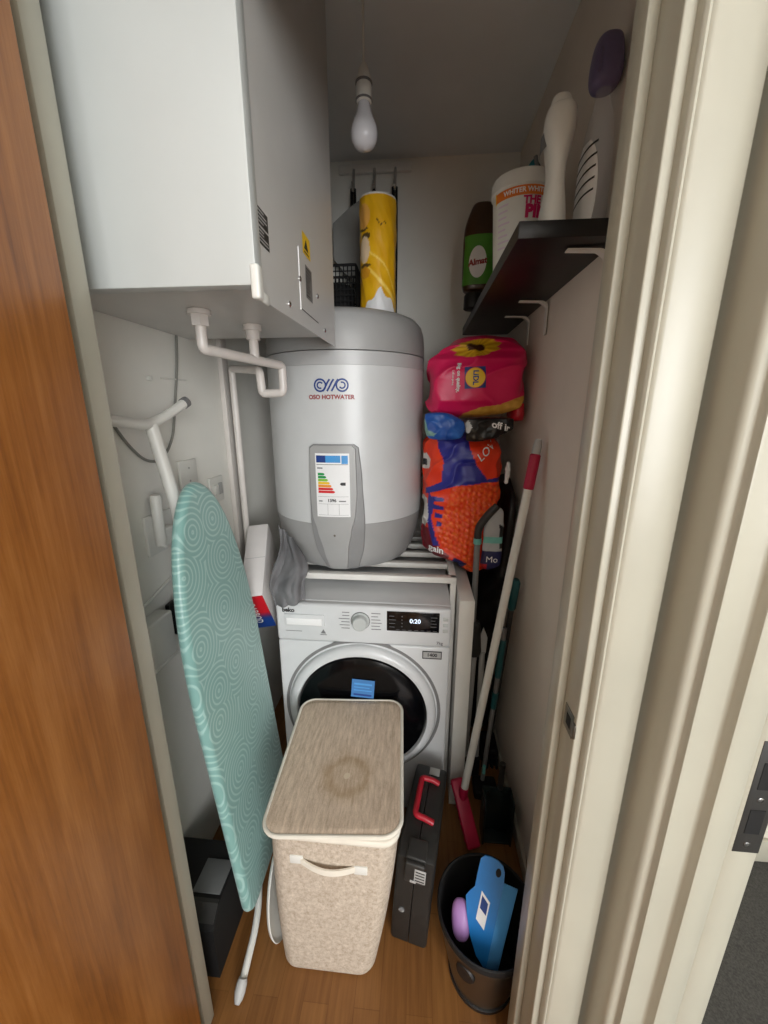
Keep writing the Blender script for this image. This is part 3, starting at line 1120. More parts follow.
g.strip(rows, 0, True)
k = len(rows[0])
g.f.append(tuple(range(k)))
g.m.append(0)
g.f.append(tuple(len(g.v) - k + i for i in range(k)))
g.m.append(0)
hb = obj('body', g, m_hamp, t, smooth=60)
g = G()
rows = []
for z, o in ((.504, .0005), (.506, .0035), (.511, .0042), (.520, .0042), (.523, .002), (.523, -.006)):
    x0, x1, y0, y1 = hsec(min(z, .51))
    rows.append([Vector((x - .040 * (y - HY), y, z)) for x, y in rrect(x0 - o, x1 + o, y0 - o, y1 + o, .045)])
g.strip(rows, 0, True)
obj('rim_band', g, m_trim, t, label='cream fabric rim', smooth=60)
# lid, slightly askew and lifted at the front corner
LT = Matrix.Translation((HX - .004, HY + .003, .527)) @ Matrix.Rotation(math.radians(2.4), 4, 'Z') @ Matrix.Rotation(math.radians(.9), 4, 'X') @ Matrix.Rotation(math.radians(-1.2), 4, 'Y')
lx, ly = .162, .212
o_ = rrect(-lx, lx, -ly, ly, .042, 10)
def lidz(x, y):
    return .010 * sm(.3, 1, x / lx) * sm(.4, 1, -y / ly)
g = G()
rows = []
for d, z in ((.004, .0), (0, .003), (0, .009), (.004, .012)):
    rows.append([Vector((x, y, z + lidz(x, y))) for x, y in inset(o_, d)])
for s_ in (.9, .75, .55, .35, .15):
    rows.append([Vector((x * s_, y * s_, .0125 + lidz(x * s_, y * s_))) for x, y in o_])
g.strip(rows, 0, True)
k = len(rows[0])
g.f.append(tuple(range(k)))
g.m.append(0)
g.f.append(tuple(len(g.v) - k + i for i in range(k)))
g.m.append(0)
lid = bpy.data.objects.new('lid', None)
bpy.data.objects.remove(lid)
g2 = G()
g2.add(g.v, g.f, 0, LT)
lid = obj('lid', g2, m_hlid, t, smooth=60, label='brown-beige lid with a round stain')
g = G()
pts = [LT @ Vector((x, y, .0085 + lidz(x, y))) for x, y in o_]
g.tube(pts + [pts[0]], .0052, 10, caps=False)
obj('piping', g, m_trim, lid, label='cream piping')
# strap handle
YF = .6690
g = G()
def strap(pts, w, th=.004):
    rows = []
    for p, q in pts:
        p = Vector(p)
        rows.append([p + Vector((0, -th / 2, w / 2)), p + Vector((0, th / 2, w / 2)), p + Vector((0, th / 2, -w / 2)), p + Vector((0, -th / 2, -w / 2))])
    g.strip(rows, 0, True)
    n0 = len(g.v) - len(rows) * 4
    g.f.append((n0, n0 + 1, n0 + 2, n0 + 3))
    g.m.append(0)
    m0 = len(g.v) - 4
    g.f.append((m0 + 3, m0 + 2, m0 + 1, m0))
    g.m.append(0)
strap([((-.262 + .142 * k / 20, YF - .004 - .015 * math.sin(PI * k / 20), .441 - .012 * k / 20 - .006 * math.sin(PI * k / 20)), 0) for k in range(21)], .017)
hs = obj('handle', g, m_trim, t, label='white webbing handle')
for x, z in ((-.266, .442), (-.113, .426)):
    obj('handle_tab', G().box(x - .016, x + .016, YF - .008, YF + .004, z - .0125, z + .0125, .002), m_whitepl, hs, label='white tab')

# pale oval plate between hamper and board
t = thing('oval_plate', 'thin white oval tray stood on edge between the hamper and the ironing board', 'tray', (-.368, .79, 0))
PT = Matrix.Translation((-.3675, .790, .151)) @ Matrix.Rotation(math.radians(-3), 4, 'Y') @ Matrix.Rotation(PI / 2, 4, 'Y')
g = G()
g.lathe([(0, .0), (.9, .0), (.97, .003), (1.0, .009), (.985, .011), (.94, .006), (.88, .004), (0, .004)], 64, PT @ Matrix.Diagonal((.148, .112, 1, 1)))
obj('tray', g, m_whitepl, t, smooth=60)

# ------------------------------------------------------------------ tool case
CT = Matrix.Translation((.030, .930, 0)) @ Matrix.Rotation(math.radians(-10), 4, 'Z') @ Matrix.Rotation(math.radians(3), 4, 'Y') @ Matrix.Translation((0, 0, .0026))
t = thing('tool_case', 'dark grey hard plastic tool case with red handle standing between hamper and bin', 'tool case', mat=CT)
def case_half(x0, x1):
    g = G()
    prof = [(-.166, .0), (.175, 0), (.180, .012), (.180, .195), (.174, .245), (.156, .283), (.125, .306), (.085, .317), (-.02, .323), (-.150, .330), (-.166, .322), (-.168, .25), (-.172, .16), (-.172, .012)]
    bm = bmesh.new()
    vs = [bm.verts.new((x0, y, z)) for y, z in prof]
    f = bm.faces.new(vs)
    r = bmesh.ops.extrude_face_region(bm, geom=[f])
    for e in r['geom']:
        if isinstance(e, bmesh.types.BMVert):
            e.co.x = x1
    bmesh.ops.recalc_face_normals(bm, faces=list(bm.faces))
    outer = [e for e in bm.edges if all(abs(v.co.x - (x0 if abs(x0) > abs(x1) else x1)) < 1e-6 for v in e.verts)]
    bmesh.ops.bevel(bm, geom=outer, offset=.010, segments=3, profile=.5, affect='EDGES')
    g.addbm(bm)
    return g
obj('shell', case_half(-.052, -.0012), m_case, t, local=True)
obj('shell', case_half(.052, .0012), m_case, t, local=True)
g = G().tube(fillet([(.030, -.062, .328), (.012, -.062, .334), (-.024, -.060, .338), (-.024, .066, .332), (.012, .068, .330), (.030, .068, .322)], .012), .0085, 12)
obj('handle', g, m_red, t, local=True, label='red handle')
g = G()
g.box(-.026, .026, -.184, -.170, .262, .330, .005, 3)
g.box(-.026, .026, -.172, -.120, .324, .336, .004, 3)
lt = obj('latch', g, m_dgrey, t, local=True)
g = G()
g.box(.000, .030, -.1845, -.183, .272, .318, .001)
g.box(-.010, .006, -.186, -.184, .268, .276, .001)
obj('latch_plate', g, m_lgrey, lt, local=True, label='pale latch plate')
g = G()
for k in range(4):
    g.box(.003, .027, -.1852, -.1844, .278 + k * .010, .281 + k * .010)
obj('latch_marks', g, m_dgrey, lt, local=True)
g = G().lathe([(.008, 0), (.008, .004), (.004, .006), (0, .006)], 18, Matrix.Translation((-.026, -.171, .135)) @ Matrix.Rotation(PI / 2, 4, 'X'))
obj('rivet', g, m_grey, t, local=True)
g = G().box(-.005, .028, .100, .128, .309, .3155, .002)
obj('badge', g, m_lgrey, t, local=True, label='pale badge')

# ------------------------------------------------------------------ brooms and mops
t = thing('red_broom', 'white-poled broom with crimson head and grip leaning on the right wall', 'broom', (.19, 1.13, 0))
t['label'] = 'broom with crimson head, white pole and crimson grip leaning against the wall'
Pb, Pt = Vector((.182, 1.100, .140)), Vector((.3560, 1.212, 1.385))
d = (Pt - Pb)
g = G().tube([Pb, Pb + d * .89], .0130, 16)
obj('pole', g, m_whitepl, t)
g = G().tube([Pb + d * .880, Pb + d * .883, Pb + d * .962, Pb + d * .965], [.013, .0160, .0160, .0125], 16)
obj('grip', g, m_crim, t, label='crimson grip')
g = G().tube([Pb + d * .963, Pb + d * .985, Pb + d * 1.0], [.0125, .0125, .009], 14)
obj('hanging_cap', g, m_lgrey, t, label='grey end cap')
HT = frame_T((.188, 1.073, .110), (.052, -.135, -.135), (1, .25, 0))
g = G()
bm = bmesh.new()
bmesh.ops.create_cube(bm, size=1)
for v in bm.verts:
    v.co = Vector((v.co.x * .200, v.co.y * (.052 if v.co.z > 0 else .038), v.co.z * .034))
bmesh.ops.bevel(bm, geom=list(bm.edges), offset=.009, segments=3, profile=.5, affect='EDGES')
g.addbm(bm, 0, HT)
hd = obj('head', g, m_crim, t, label='crimson head')
zsgn = 1 if (HT.to_3x3() @ Vector((0, 0, 1))).z > 0 else -1
g = G()
rb = random.Random(5)
for i in range(20):
    for j in range(3):
        x, y = -.095 + .19 * i / 19, -.012 + .012 * j
        p = HT @ Vector((x, y, -zsgn * .015))
        q = Vector((p.x + rb.uniform(-.006, .006), p.y + .022 + rb.uniform(-.006, .006), max(.002, p.z - .028)))
        g.tube([p, q], [.004, .003], 5)
obj('bristles', g, m_crim, hd)
g = G().tube([Pb - d * .02, Pb + d * .035], [.018, .0150], 16)
obj('socket', g, m_crim, hd)

t = thing('grey_mop', 'grey-poled mop with curved black handle and teal ring in front of the carrier bags', 'mop', (.214, 1.30, 0))
mx, my = .2135, 1.300
obj('pole', G().tube([(mx, my, .70), (mx - .004, my, 1.075)], .0105, 16), m_grey, t)
g = G().tube([(mx - .0036, my, 1.022), (mx - .0037, my, 1.042)], .0138, 18)
obj('ring', g, m_tealp, t, label='pale teal ring')
g = G().tube(fillet([(mx - .0037, my, 1.040), (mx - .003, my, 1.080), (mx + .026, my + .002, 1.125), (mx + .056, my + .003, 1.158)], .03), [.0125] * 3 + [.0135] * 12 + [.012], 14)
obj('handle', g, m_dgrey, t, label='black curved handle')
g = G().tube([(mx, my, .725), (mx + .004, my, .715), (mx + .010, my, .60), (mx + .012, my, .585)], [.013, .022, .026, .02], 18)
obj('joint', g, m_dgrey, t, label='black joint')
g = G()
g.tube([(mx + .010, my, .60), (mx + .006, my + .024, .09)], .0115, 14)
g.tube([(mx + .040, my, .60), (mx + .050, my + .024, .09)], .0105, 14)
obj('lower_tube', g, m_lgrey, t)
g = G()
g.prism([(.240, .655), (.252, .70), (.268, .66), (.266, .60), (.252, .555), (.244, .60)], 1.296, 1.304, Matrix(((1, 0, 0, 0), (0, 0, 1, 0), (0, 1, 0, 0), (0, 0, 0, 1))))
obj('trigger', g, m_lgrey, t)
g = G().box(mx - .012, mx + .065, my + .005, my + .045, .0, .10, .012, 3)
obj('head', g, m_blackm, t, label='black head')

t = thing('teal_broom', 'dark-poled broom with teal grip standing against the wall behind the white pole', 'broom', (.34, 1.40, 0))
A, B_ = Vector((.330, 1.405, .09)), Vector((.3490, 1.285, .900))
d = B_ - A
obj('pole', G().tube([A, A + d * .87], .0095, 14), m_dgrey, t)
obj('grip', G().tube([A + d * .845, A + d * .855, A + d * .985, B_], [.010, .014, .0155, .010], 16), m_teal, t, label='teal grip')
g = G().box(.296, .362, 1.350, 1.465, .050, .095, .012, 3)
obj('head', g, m_blackm, t)
g = G()
for i in range(9):
    for j in range(4):
        x, y = .303 + .052 * j / 3, 1.357 + .10 * i / 8
        g.tube([(x, y, .055), (x + rb.uniform(-.004, .004), y + rb.uniform(-.005, .005), .001)], [.006, .005], 5)
obj('bristles', g, m_bristle, t)
t = thing('flat_mop', 'slim grey mop stick with blue-teal sleeves behind the white broom pole', 'mop', (.30, 1.24, 0))
A, B_ = Vector((.280, 1.250, .060)), Vector((.3200, 1.268, .720))
d = B_ - A
obj('pole', G().tube([A, B_], .0085, 14), m_grey, t)
for a, b in ((.70, .93), (.50, .60)):
    obj('sleeve', G().tube([A + d * a, A + d * b], .0115, 14), m_teal, t, label='teal sleeve')
g = G().box(.245, .335, 1.205, 1.285, .004, .045, .010, 3)
obj('head', g, m_blackm, t)
obj('tag', G().tube([A + d * .02 + Vector((0, -.012, .03)), A + d * .02 + Vector((0, -.012, .065))], .006, 10), m_tealp, t, label='pale teal clip')
t = thing('dustpan_set', 'dark plastic dustpan stood on edge behind the bin by the wall', 'dustpan', (.29, 1.08, 0))
g = G()
g.box(.250, .350, 1.105, 1.113, .004, .190, .003, 2)
g.box(.250, .257, 1.045, 1.108, .004, .190, .003, 2)
g.box(.343, .350, 1.045, 1.108, .004, .190, .003, 2)
g.box(.252, .348, 1.052, 1.108, .004, .012, .003, 2)
obj('pan', g, M('smoky_plastic', (30, 40, 40), .25, var=.1), t)
obj('handle', G().tube([(.312, 1.109, .185), (.314, 1.112, .29)], .010, 12), m_dgrey, t)

# ------------------------------------------------------------------ bin with blue dustpan and lavender brush
BX, BY = .200, .733
t = thing('round_bin', 'round steel waste bin with black rim holding a blue dustpan', 'bin', (BX, BY, 0))
T0 = Matrix.Translation((BX, BY, 0))
prof = [(.0, .004), (.078, .004), (.083, .012), (.087, .03), (.1155, .18), (.1215, .212), (.1215, .222)]
obj('body', G().lathe(prof, 72, T0, caps=False), m_steel, t, label='dull steel body')
prof = [(.1218, .217), (.1245, .219), (.1255, .231), (.1250, .236), (.122, .238), (.1185, .234), (.1165, .21), (.112, .17), (.081, .02), (0, .018)]
obj('liner', G().lathe(prof, 72, T0, caps=False), m_blackm, t, label='black liner rim')
obj('base_ring', G().lathe([(.080, 0), (.0865, 0), (.0875, .012), (.084, .014)], 60, T0), m_black, t)
aa = math.radians(-122)
pc = Vector((BX + .1155 * math.cos(aa), BY + .1155 * math.sin(aa), .172))
g = G().lathe([(0, 0), (.024, 0), (.024, .006), (.020, .010), (0, .011)], 28, Matrix.Translation(pc - Vector((math.cos(aa), math.sin(aa), 0)) * .005) @ Matrix.Rotation(aa, 4, 'Z') @ Matrix.Rotation(PI / 2, 4, 'Y'))
obj('side_boss', g, m_black, t)

D_ = Vector((.188, .660, .180))
t = thing('blue_dustpan', 'bright blue plastic dustpan stood upright in the steel bin', 'dustpan', (.195, .69, .15))
DT = frame_T(D_, (.2768, .3955, .8757), (-.8956, .4364, .0860))     # local z faces the doorway
nf = DT.to_3x3() @ Vector((0, 0, 1))
if nf.y > 0:
    nf = -nf
zf = 1 if (DT.to_3x3() @ Vector((0, 0, 1))).y < 0 else -1
pan = [(-.0216, -.008), (-.006, .020), (.0232, .0442), (.062, .064), (.0958, .0761), (.112, .070), (.1266, .0612), (.160, .0630), (.1921, .0641), (.2040, .056), (.2085, .040), (.2095, .024),
       (.2050, .010), (.1942, .0034), (.180, .001), (.1701, -.001)]
g = G()
g.prism(pan, -.0018, .0018, DT)
bp = obj('pan', g, m_blue, t)
lip = [(-.0216, -.006), (.1701, -.001), (.1790, -.006), (.1770, -.024), (.1700, -.0325), (-.0234, -.0340)]
g = G()
rows = []
for k in range(9):
    u = k / 8
    a = Vector((-.0216 + .1930 * u, -.004 + .003 * u, 0))
    b = Vector((-.0225 + .1915 * u, -.0330, -.016 * zf))
    nrm = Vector((0, .45 * 1, .9 * zf)) * .0016
    rows.append([DT @ (a + nrm), DT @ (b + nrm), DT @ (b - nrm), DT @ (a - nrm)])
g.strip(rows, 0, True)
g.f += [(0, 1, 2, 3), (35, 34, 33, 32)]
g.m += [0, 0]
obj('side_wall', g, m_lblue, t)
g = G()
e1, e2 = (DT.to_3x3() @ Vector((1, 0, 0))), (DT.to_3x3() @ Vector((0, 1, 0)))
def lq(pts, dn, mi):
    g.add([D_ + e1 * x + e2 * y + nf * dn for x, y in pts], [(0, 1, 2, 3)], mi)
lq([(.0647, .0407), (.1283, .0433), (.115, .0185), (.0529, .0168)], .0022, 0)
lq([(.092, .038), (.120, .0395), (.110, .022), (.084, .0205)], .0027, 1)
obj('sticker', g, [m_whiteink, m_navy], bp, label='white and dark sticker')
g = G()
g.add([D_ + e1 * (.186 + math.cos(k / 20 * 2 * PI) * .010) + e2 * (.0165 + math.sin(k / 20 * 2 * PI) * .0065) + nf * .0022 for k in range(20)], [tuple(range(20))])
obj('hanging_hole', g, m_blackm, bp)
t = thing('lavender_brush', 'lavender oval brush back lying inside the steel bin beside the blue dustpan', 'brush', (.125, .708, .21))
ST = Matrix.Translation((.134, .712, .215)) @ Matrix.Rotation(math.radians(50), 4, 'X') @ Matrix.Rotation(math.radians(-10), 4, 'Y')
bm = bmesh.new()
bmesh.ops.create_uvsphere(bm, u_segments=32, v_segments=20, radius=1)
for v in bm.verts:
    q = v.co
    v.co = Vector((math.copysign(abs(q.x) ** .8, q.x) * .023, math.copysign(abs(q.y) ** .8, q.y) * .042, q.z * .016))
obj('back', G().addbm(bm, 0, ST), m_purple, t, smooth=70)
g = G()
for i in range(7):
    for j in range(3):
        p = ST @ Vector((-.012 + .012 * j, -.028 + .056 * i / 6, -.012))
        q = ST @ Vector((-.012 + .012 * j, -.028 + .056 * i / 6, -.030))
        g.tube([p, q], .003, 5)
obj('bristles', g, m_bristle, t)

# ------------------------------------------------------------------ black box by the hinge side
t = thing('black_box', 'low black plastic box with grey lid panel on the floor behind the ironing board leg', 'box', (-.57, .78, 0))
g = G()
g.prism([(.652, 0), (.84, 0), (.84, .214), (.690, .214), (.668, .194), (.652, .175)], -.690, -.497, Matrix(((0, 0, 1, 0), (1, 0, 0, 0), (0, 1, 0, 0), (0, 0, 0, 1))))
obj('body', g, m_blackm, t)
g = G()
g.prism([(.660, .1885), (.666, .1960), (.689, .2165), (.698, .2165), (.698, .2125), (.690, .2125), (.668, .192)], -.670, -.499, Matrix(((0, 0, 1, 0), (1, 0, 0, 0), (0, 1, 0, 0), (0, 0, 0, 1))))
obj('front_lip', g, m_dgrey, t, label='front lip with painted grey highlight')  # coloured lighter than the body to paint in the lip's highlight
g = G().box(-.580, -.503, .708, .790, .213, .2175, .002)
obj('lid_panel', g, M('grey_lid_panel', (104, 106, 106), .35, var=.08), t, label='grey lid panel')

# ------------------------------------------------------------------ carrier bags
def px_paint(poly_list, base):
    def f(p):
        for poly, col in poly_list:
            if inpoly(p.x, p.z, poly):
                return col(p) if callable(col) else col
        return base(p) if callable(base) else base
    return f
PINK, PINKD = (226, 28, 94), (150, 16, 56)
def gold(p):
    n = noise.noise(Vector((p.x * 60, p.y * 60, p.z * 60)))
    return mixc((200, 140, 44), (246, 200, 96), .5 + .5 * n)
def flower(p):
    a = math.atan2(p.z - 1.668, p.x - .185)
    n = .5 + .5 * math.sin(a * 18)
    return mixc((206, 150, 20), (238, 196, 50), n)
flo = [(.185 + (.075 + .010 * math.sin(9 * a)) * math.cos(a), 1.668 + .030 * math.sin(a) + .010 * math.cos(a)) for a in [k / 40 * 2 * PI for k in range(40)]]
core = [(.150, 1.676), (.165, 1.684), (.182, 1.676), (.205, 1.680), (.212, 1.664), (.196, 1.654), (.176, 1.660), (.158, 1.658)]
goldstrip = [(.128, 1.425), (.150, 1.458), (.205, 1.478), (.270, 1.487), (.320, 1.506), (.40, 1.530), (.40, 1.40), (.128, 1.40)]
paint_pink = px_paint([(core, (70, 34, 14)), (flo, flower), (goldstrip, gold)], PINK)
secs = [(1.440, .05, .210, 1.43, 1.58), (1.455, .044, .285, 1.39, 1.59), (1.48, .040, .336, 1.380, 1.59), (1.50, .038, .342, 1.372, 1.59), (1.57, .037, .344, 1.366, 1.59), (1.63, .040, .338, 1.375, 1.59),
        (1.66, .070, .338, 1.400, 1.60), (1.70, .122, .310, 1.44, 1.60), (1.722, .136, .285, 1.47, 1.60)]
g = loft(secs, 170, 120, .0045, 9, 3.3, 4.6, .017, paint_pink)
t = thing('pink_carrier_bag', 'stuffed bright pink carrier bag with yellow round logo wedged under the shelf', 'bag', (.19, 1.53, 1.432))
pk = obj('bag_body', g, m_bag, t, smooth=70)
from mathutils.bvhtree import BVHTree
def bvh_of(g):
    return BVHTree.FromPolygons([tuple(v) for v in g.v], g.f)
def proj_front(bv, off=.003):
    def f(x, z):
        h = bv.ray_cast(Vector((x, .9, z)), Vector((0, 1, 0)))
        y = h[0].y if h[0] else 1.4
        return Vector((x, y - off, z))
    return f
bv = bvh_of(g)
pf_ = proj_front(bv)
pf2 = proj_front(bv, .0042)
pf3 = proj_front(bv, .0054)
lx0, lz0, ls = .1785, 1.571, .0335
g = G()
def rotq(cx_, cz_, pts, ang):
    c, s_ = math.cos(ang), math.sin(ang)
    return [(cx_ + x * c - z * s_, cz_ + x * s_ + z * c) for x, z in pts]
def grid_quad(g, f, x0, x1, z0, z1, n, mi, ang=0, c=(0, 0)):
    ang = -.05 if ang is None else ang
    rows = []
    for i in range(n + 1):
        r = []
        for j in range(n + 1):
            x, z = x0 + (x1 - x0) * i / n, z0 + (z1 - z0) * j / n
            (x, z), = rotq(c[0], c[1], [(x, z)], ang)
            r.append(f(x, z))
        rows.append(r)
    g.strip(rows, mi)
grid_quad(g, pf_, -ls, ls, -ls, ls, 8, 0, .05, (lx0, lz0))
ring = [[pf2(lx0 + r * math.cos(a), lz0 + r * math.sin(a)) for a in [k / 36 * 2 * PI for k in range(36)]] for r in (.001, .010, .020, .0305)]
g.strip(ring, 1, True)
ring = [[pf2(lx0 + r * math.cos(a), lz0 + r * math.sin(a)) for a in [k / 36 * 2 * PI for k in range(36)]] for r in (.0305, .0322)]
g.strip(ring, 2, True)
put_text(g, 'LiDL', .0235, lambda x, y: pf3(lx0 + y + .001, lz0 - x), .0007, 0)
obj('logo', g, [m_navy, m_yellow, m_redink], pk, label='yellow round logo in a blue square', smooth=0)
g = G()
put_text(g, 'Big on quality,', .0165, lambda x, y: pf2(.126 + y, 1.571 - x * .98), .0006, 0)
put_text(g, 'Lidl on price', .0095, lambda x, y: pf2(.108 + y, 1.571 - x * .98), .0001, 0)
obj('lettering', g, m_whiteink, pk, label='white lettering', smooth=0)
g = loft([(1.430, .322, .362, 1.42, 1.50), (1.45, .318, .364, 1.41, 1.52), (1.495, .322, .364, 1.41, 1.54)], 40, 20, .004, 20, 1, 2.6, .003)
g.c = [(190, 20, 40)] * len(g.v)
obj('bag_corner', g, m_bag, t, smooth=70, label='red corner')

# orange and blue carrier bag
OR, ORD, BLU, NAV = (255, 78, 28), (226, 44, 20), (44, 48, 146), (30, 34, 98)
def orange_tex(p):
    n = noise.noise(Vector((p.x * 62, 3, p.z * 62)))
    s_ = .5 + .5 * math.sin(p.x * 300 + math.sin(p.z * 90)) * math.sin(p.z * 260)
    return mixc((236, 58, 20), (255, 136, 54), max(0, min(1, .45 * s_ + .5 * (n + .3))))
blue1 = [(.062, 1.405), (.176, 1.40), (.172, 1.352), (.200, 1.285), (.240, 1.236), (.300, 1.245), (.300, 1.228), (.225, 1.226), (.130, 1.214), (.075, 1.196), (.030, 1.176), (.030, 1.196), (.082, 1.226), (.088, 1.300), (.068, 1.345)]
teeth = []
for k in range(4):
    z = 1.165 - k * .030
    teeth.append(([(.052 + .006 * k, z + .010), (.094 - .002 * k, z + .004), (.094 - .002 * k, z - .008), (.050 + .006 * k, z - .010)], BLU))
spine = [(.040, 1.185), (.060, 1.16), (.052, 1.09), (.066, 1.03), (.085, .99), (.060, .99), (.036, 1.08), (.038, 1.14)]
white1 = [(.0, 1.165), (.036, 1.16), (.042, 1.09), (.030, 1.05), (.0, 1.05)]
eye = [(.0, 1.315), (.030, 1.32), (.044, 1.300), (.040, 1.270), (.024, 1.262), (.0, 1.272)]
pupil = [(.016, 1.300), (.032, 1.298), (.033, 1.278), (.018, 1.274)]
maroon = [(.0, 1.05), (.045, 1.05), (.075, .99), (.120, .955), (.10, .90), (.0, .90)]
lowblue = [(.140, .950), (.185, .925), (.150, .86), (.10, .90)]
cord = [(.160, 1.215), (.300, 1.232), (.290, 1.14), (.205, 1.03), (.225, .96), (.24, .88), (.190, .86), (.165, .945), (.095, .99), (.075, 1.05), (.095, 1.12), (.120, 1.205)]
spots = [(pupil, (24, 24, 28)), (eye, (226, 224, 220)), (white1, (220, 218, 214)), (blue1, BLU), (spine, BLU)] + teeth + [(maroon, (128, 18, 36)), (lowblue, NAV), (cord, orange_tex)]
paint_or = px_paint(spots, lambda p: mixc(OR, ORD, .4 + .4 * noise.noise(p * 20)))
secs = [(.872, .20, .240, 1.38, 1.42), (.90, .168, .262, 1.365, 1.45), (.925, .155, .270, 1.355, 1.50), (.938, .070, .274, 1.354, 1.58), (.97, .034, .278, 1.350, 1.58), (1.05, .030, .286, 1.345, 1.58), (1.15, .029, .292, 1.345, 1.58),
        (1.25, .028, .290, 1.350, 1.58), (1.32, .027, .284, 1.362, 1.58), (1.375, .030, .270, 1.38, 1.58), (1.400, .04, .25, 1.40, 1.56)]
t = thing('orange_carrier_bag', 'stuffed orange and blue carrier bag with white lettering below the pink bag', 'bag', (.16, 1.5, .866))
g = loft(secs, 200, 190, .006, 12, 9.1, 3.0, .012, paint_or)
for v in g.v:                                   # quilted bubbles of the orange panel
    if v.y < 1.47 and inpoly(v.x, v.z, cord):
        u, w_ = v.x * 165 + 1.2 * noise.noise(v * 9), v.z * 150 + v.x * 60
        v.y -= .0075 * (abs(math.sin(u) * math.sin(w_)) ** .7) - .003
og = obj('bag_body', g, m_bag, t, smooth=70)
bv = bvh_of(g)
pf_ = proj_front(bv, .0065)
g = G()
put_text(g, 'LOV', .042, lambda x, y: pf_(.232 + x * .66 - y * .5, 1.332 + x * .62 + y * .8), .0002, 0)
obj('lettering', g, m_whiteink, og, label='white letters LOV', smooth=0)
g = G()
put_text(g, 'gain', .034, lambda x, y: pf_(.072 + x, .978 + y - x * .2), .0008, 0)
obj('lettering', g, m_whiteink, og, label='white letters gain', smooth=0)

# white and navy bag tucked beside it
def paint_wn(p):
    if p.z < .940:
        return (28, 34, 84) if p.x > .25 else (190, 26, 36)
    if p.z < .990:
        return (28, 34, 84)
    if abs(p.z - 1.03) < .010 and p.x < .302:
        return (120, 196, 186)
    if inpoly(p.x, p.z, [(.284, 1.09), (.31, 1.07), (.31, 1.00), (.29, 1.0), (.286, 1.05)]):
        return (20, 22, 26)
    return (182, 186, 188)
t = thing('white_navy_bag', 'white and navy plastic bag hanging behind the grey mop handle', 'bag', (.27, 1.36, .86))
g = loft([(.915, .234, .280, 1.322, 1.338), (.935, .230, .296, 1.318, 1.339), (.98, .232, .301, 1.317, 1.338), (1.05, .234, .300, 1.317, 1.338), (1.10, .240, .298, 1.318, 1.338), (1.145, .266, .294, 1.322, 1.337)],
         70, 70, .0020, 22, 2, 2.8, .002, paint_wn)
wn = obj('bag_body', g, m_bag, t, smooth=70)
pf_ = proj_front(bvh_of(g))
g = G()
put_text(g, 'Mo', .032, lambda x, y: pf_(.266 + x, .958 + y), .0, 0)
obj('lettering', g, m_whiteink, wn, label='white letters Mo', smooth=0)
g = loft([(1.225, .294, .305, 1.335, 1.355), (1.26, .294, .311, 1.33, 1.355), (1.30, .298, .308, 1.335, 1.355)], 36, 24, .003, 24, 5, 2.6, .004)
g.c = [(222, 222, 220)] * len(g.v)
obj('bag_handle', g, m_bag, t, smooth=70, label='white handle loop')

# blue packet and black wrapper between the bags
t = thing('blue_packet', 'shiny blue plastic packet squeezed between the pink bag and the orange bag', 'packet', (.07, 1.40, 1.40))
def paint_bp(p):
    if inpoly(p.x, p.z, [(.0, 1.45), (.02, 1.44), (.03, 1.405), (.055, 1.395), (.05, 1.385), (.0, 1.39)]):
        return (120, 160, 150)
    return mixc((20, 66, 150), (50, 110, 190), .5 + .5 * noise.noise(p * 30))
g = loft([(1.372, .036, .135, 1.315, 1.340), (1.39, .024, .146, 1.308, 1.345), (1.43, .016, .146, 1.306, 1.345), (1.462, .020, .10, 1.315, 1.345)], 90, 40, .004, 24, 4, 2.4, .005, paint_bp)
obj('wrapper', g, m_bag, t, smooth=70)
t = thing('black_wrapper', 'crumpled black and silver plastic wrapper under the gold edge of the pink bag', 'wrapper', (.2, 1.40, 1.40))
def paint_bw(p):
    if inpoly(p.x, p.z, [(.142, 1.43), (.160, 1.437), (.172, 1.415), (.163, 1.396), (.144, 1.398)]):
        return (200, 202, 200)
    n = noise.noise(Vector((p.x * 70, 5, p.z * 70)))
    return mixc((16, 15, 14), (96, 84, 64), max(0, n - .12) * 1.8) if p.x < .215 else (14, 14, 15)
g = loft([(1.368, .158, .215, 1.315, 1.340), (1.385, .155, .26, 1.308, 1.345), (1.41, .155, .306, 1.306, 1.345), (1.447, .160, .305, 1.312, 1.345)], 110, 44, .004, 30, 8, 2.4, .006, paint_bw)
bw = obj('wrapper', g, m_bag, t, smooth=70)
pf_ = proj_front(bvh_of(g), .003)
g = G()
put_text(g, 'off ir', .030, lambda x, y: pf_(.262 + x, 1.418 + y - x * .25), .0008, 0)
obj('lettering', g, m_whiteink, bw, label='white lettering', smooth=0)

# black sack behind the poles
g = loft([(.0, .215, .355, 1.50, 1.80), (.1, .212, .360, 1.49, 1.85), (.5, .212, .360, 1.48, 1.85), (.70, .215, .361, 1.47, 1.84), (.86, .300, .362, 1.39, 1.82), (1.1, .312, .363, 1.375, 1.80), (1.17, .322, .363, 1.38, 1.78), (1.225, .34, .362, 1.44, 1.70)],
         80, 90, .005, 10, 2, 3.4, .006)
t = thing('black_sack', 'tall black plastic sack standing in the corner behind the broom poles', 'sack', (.29, 1.65, 0))
obj('sack_body', g, M('black_film', (13, 13, 14), .45, var=.1), t, smooth=70)

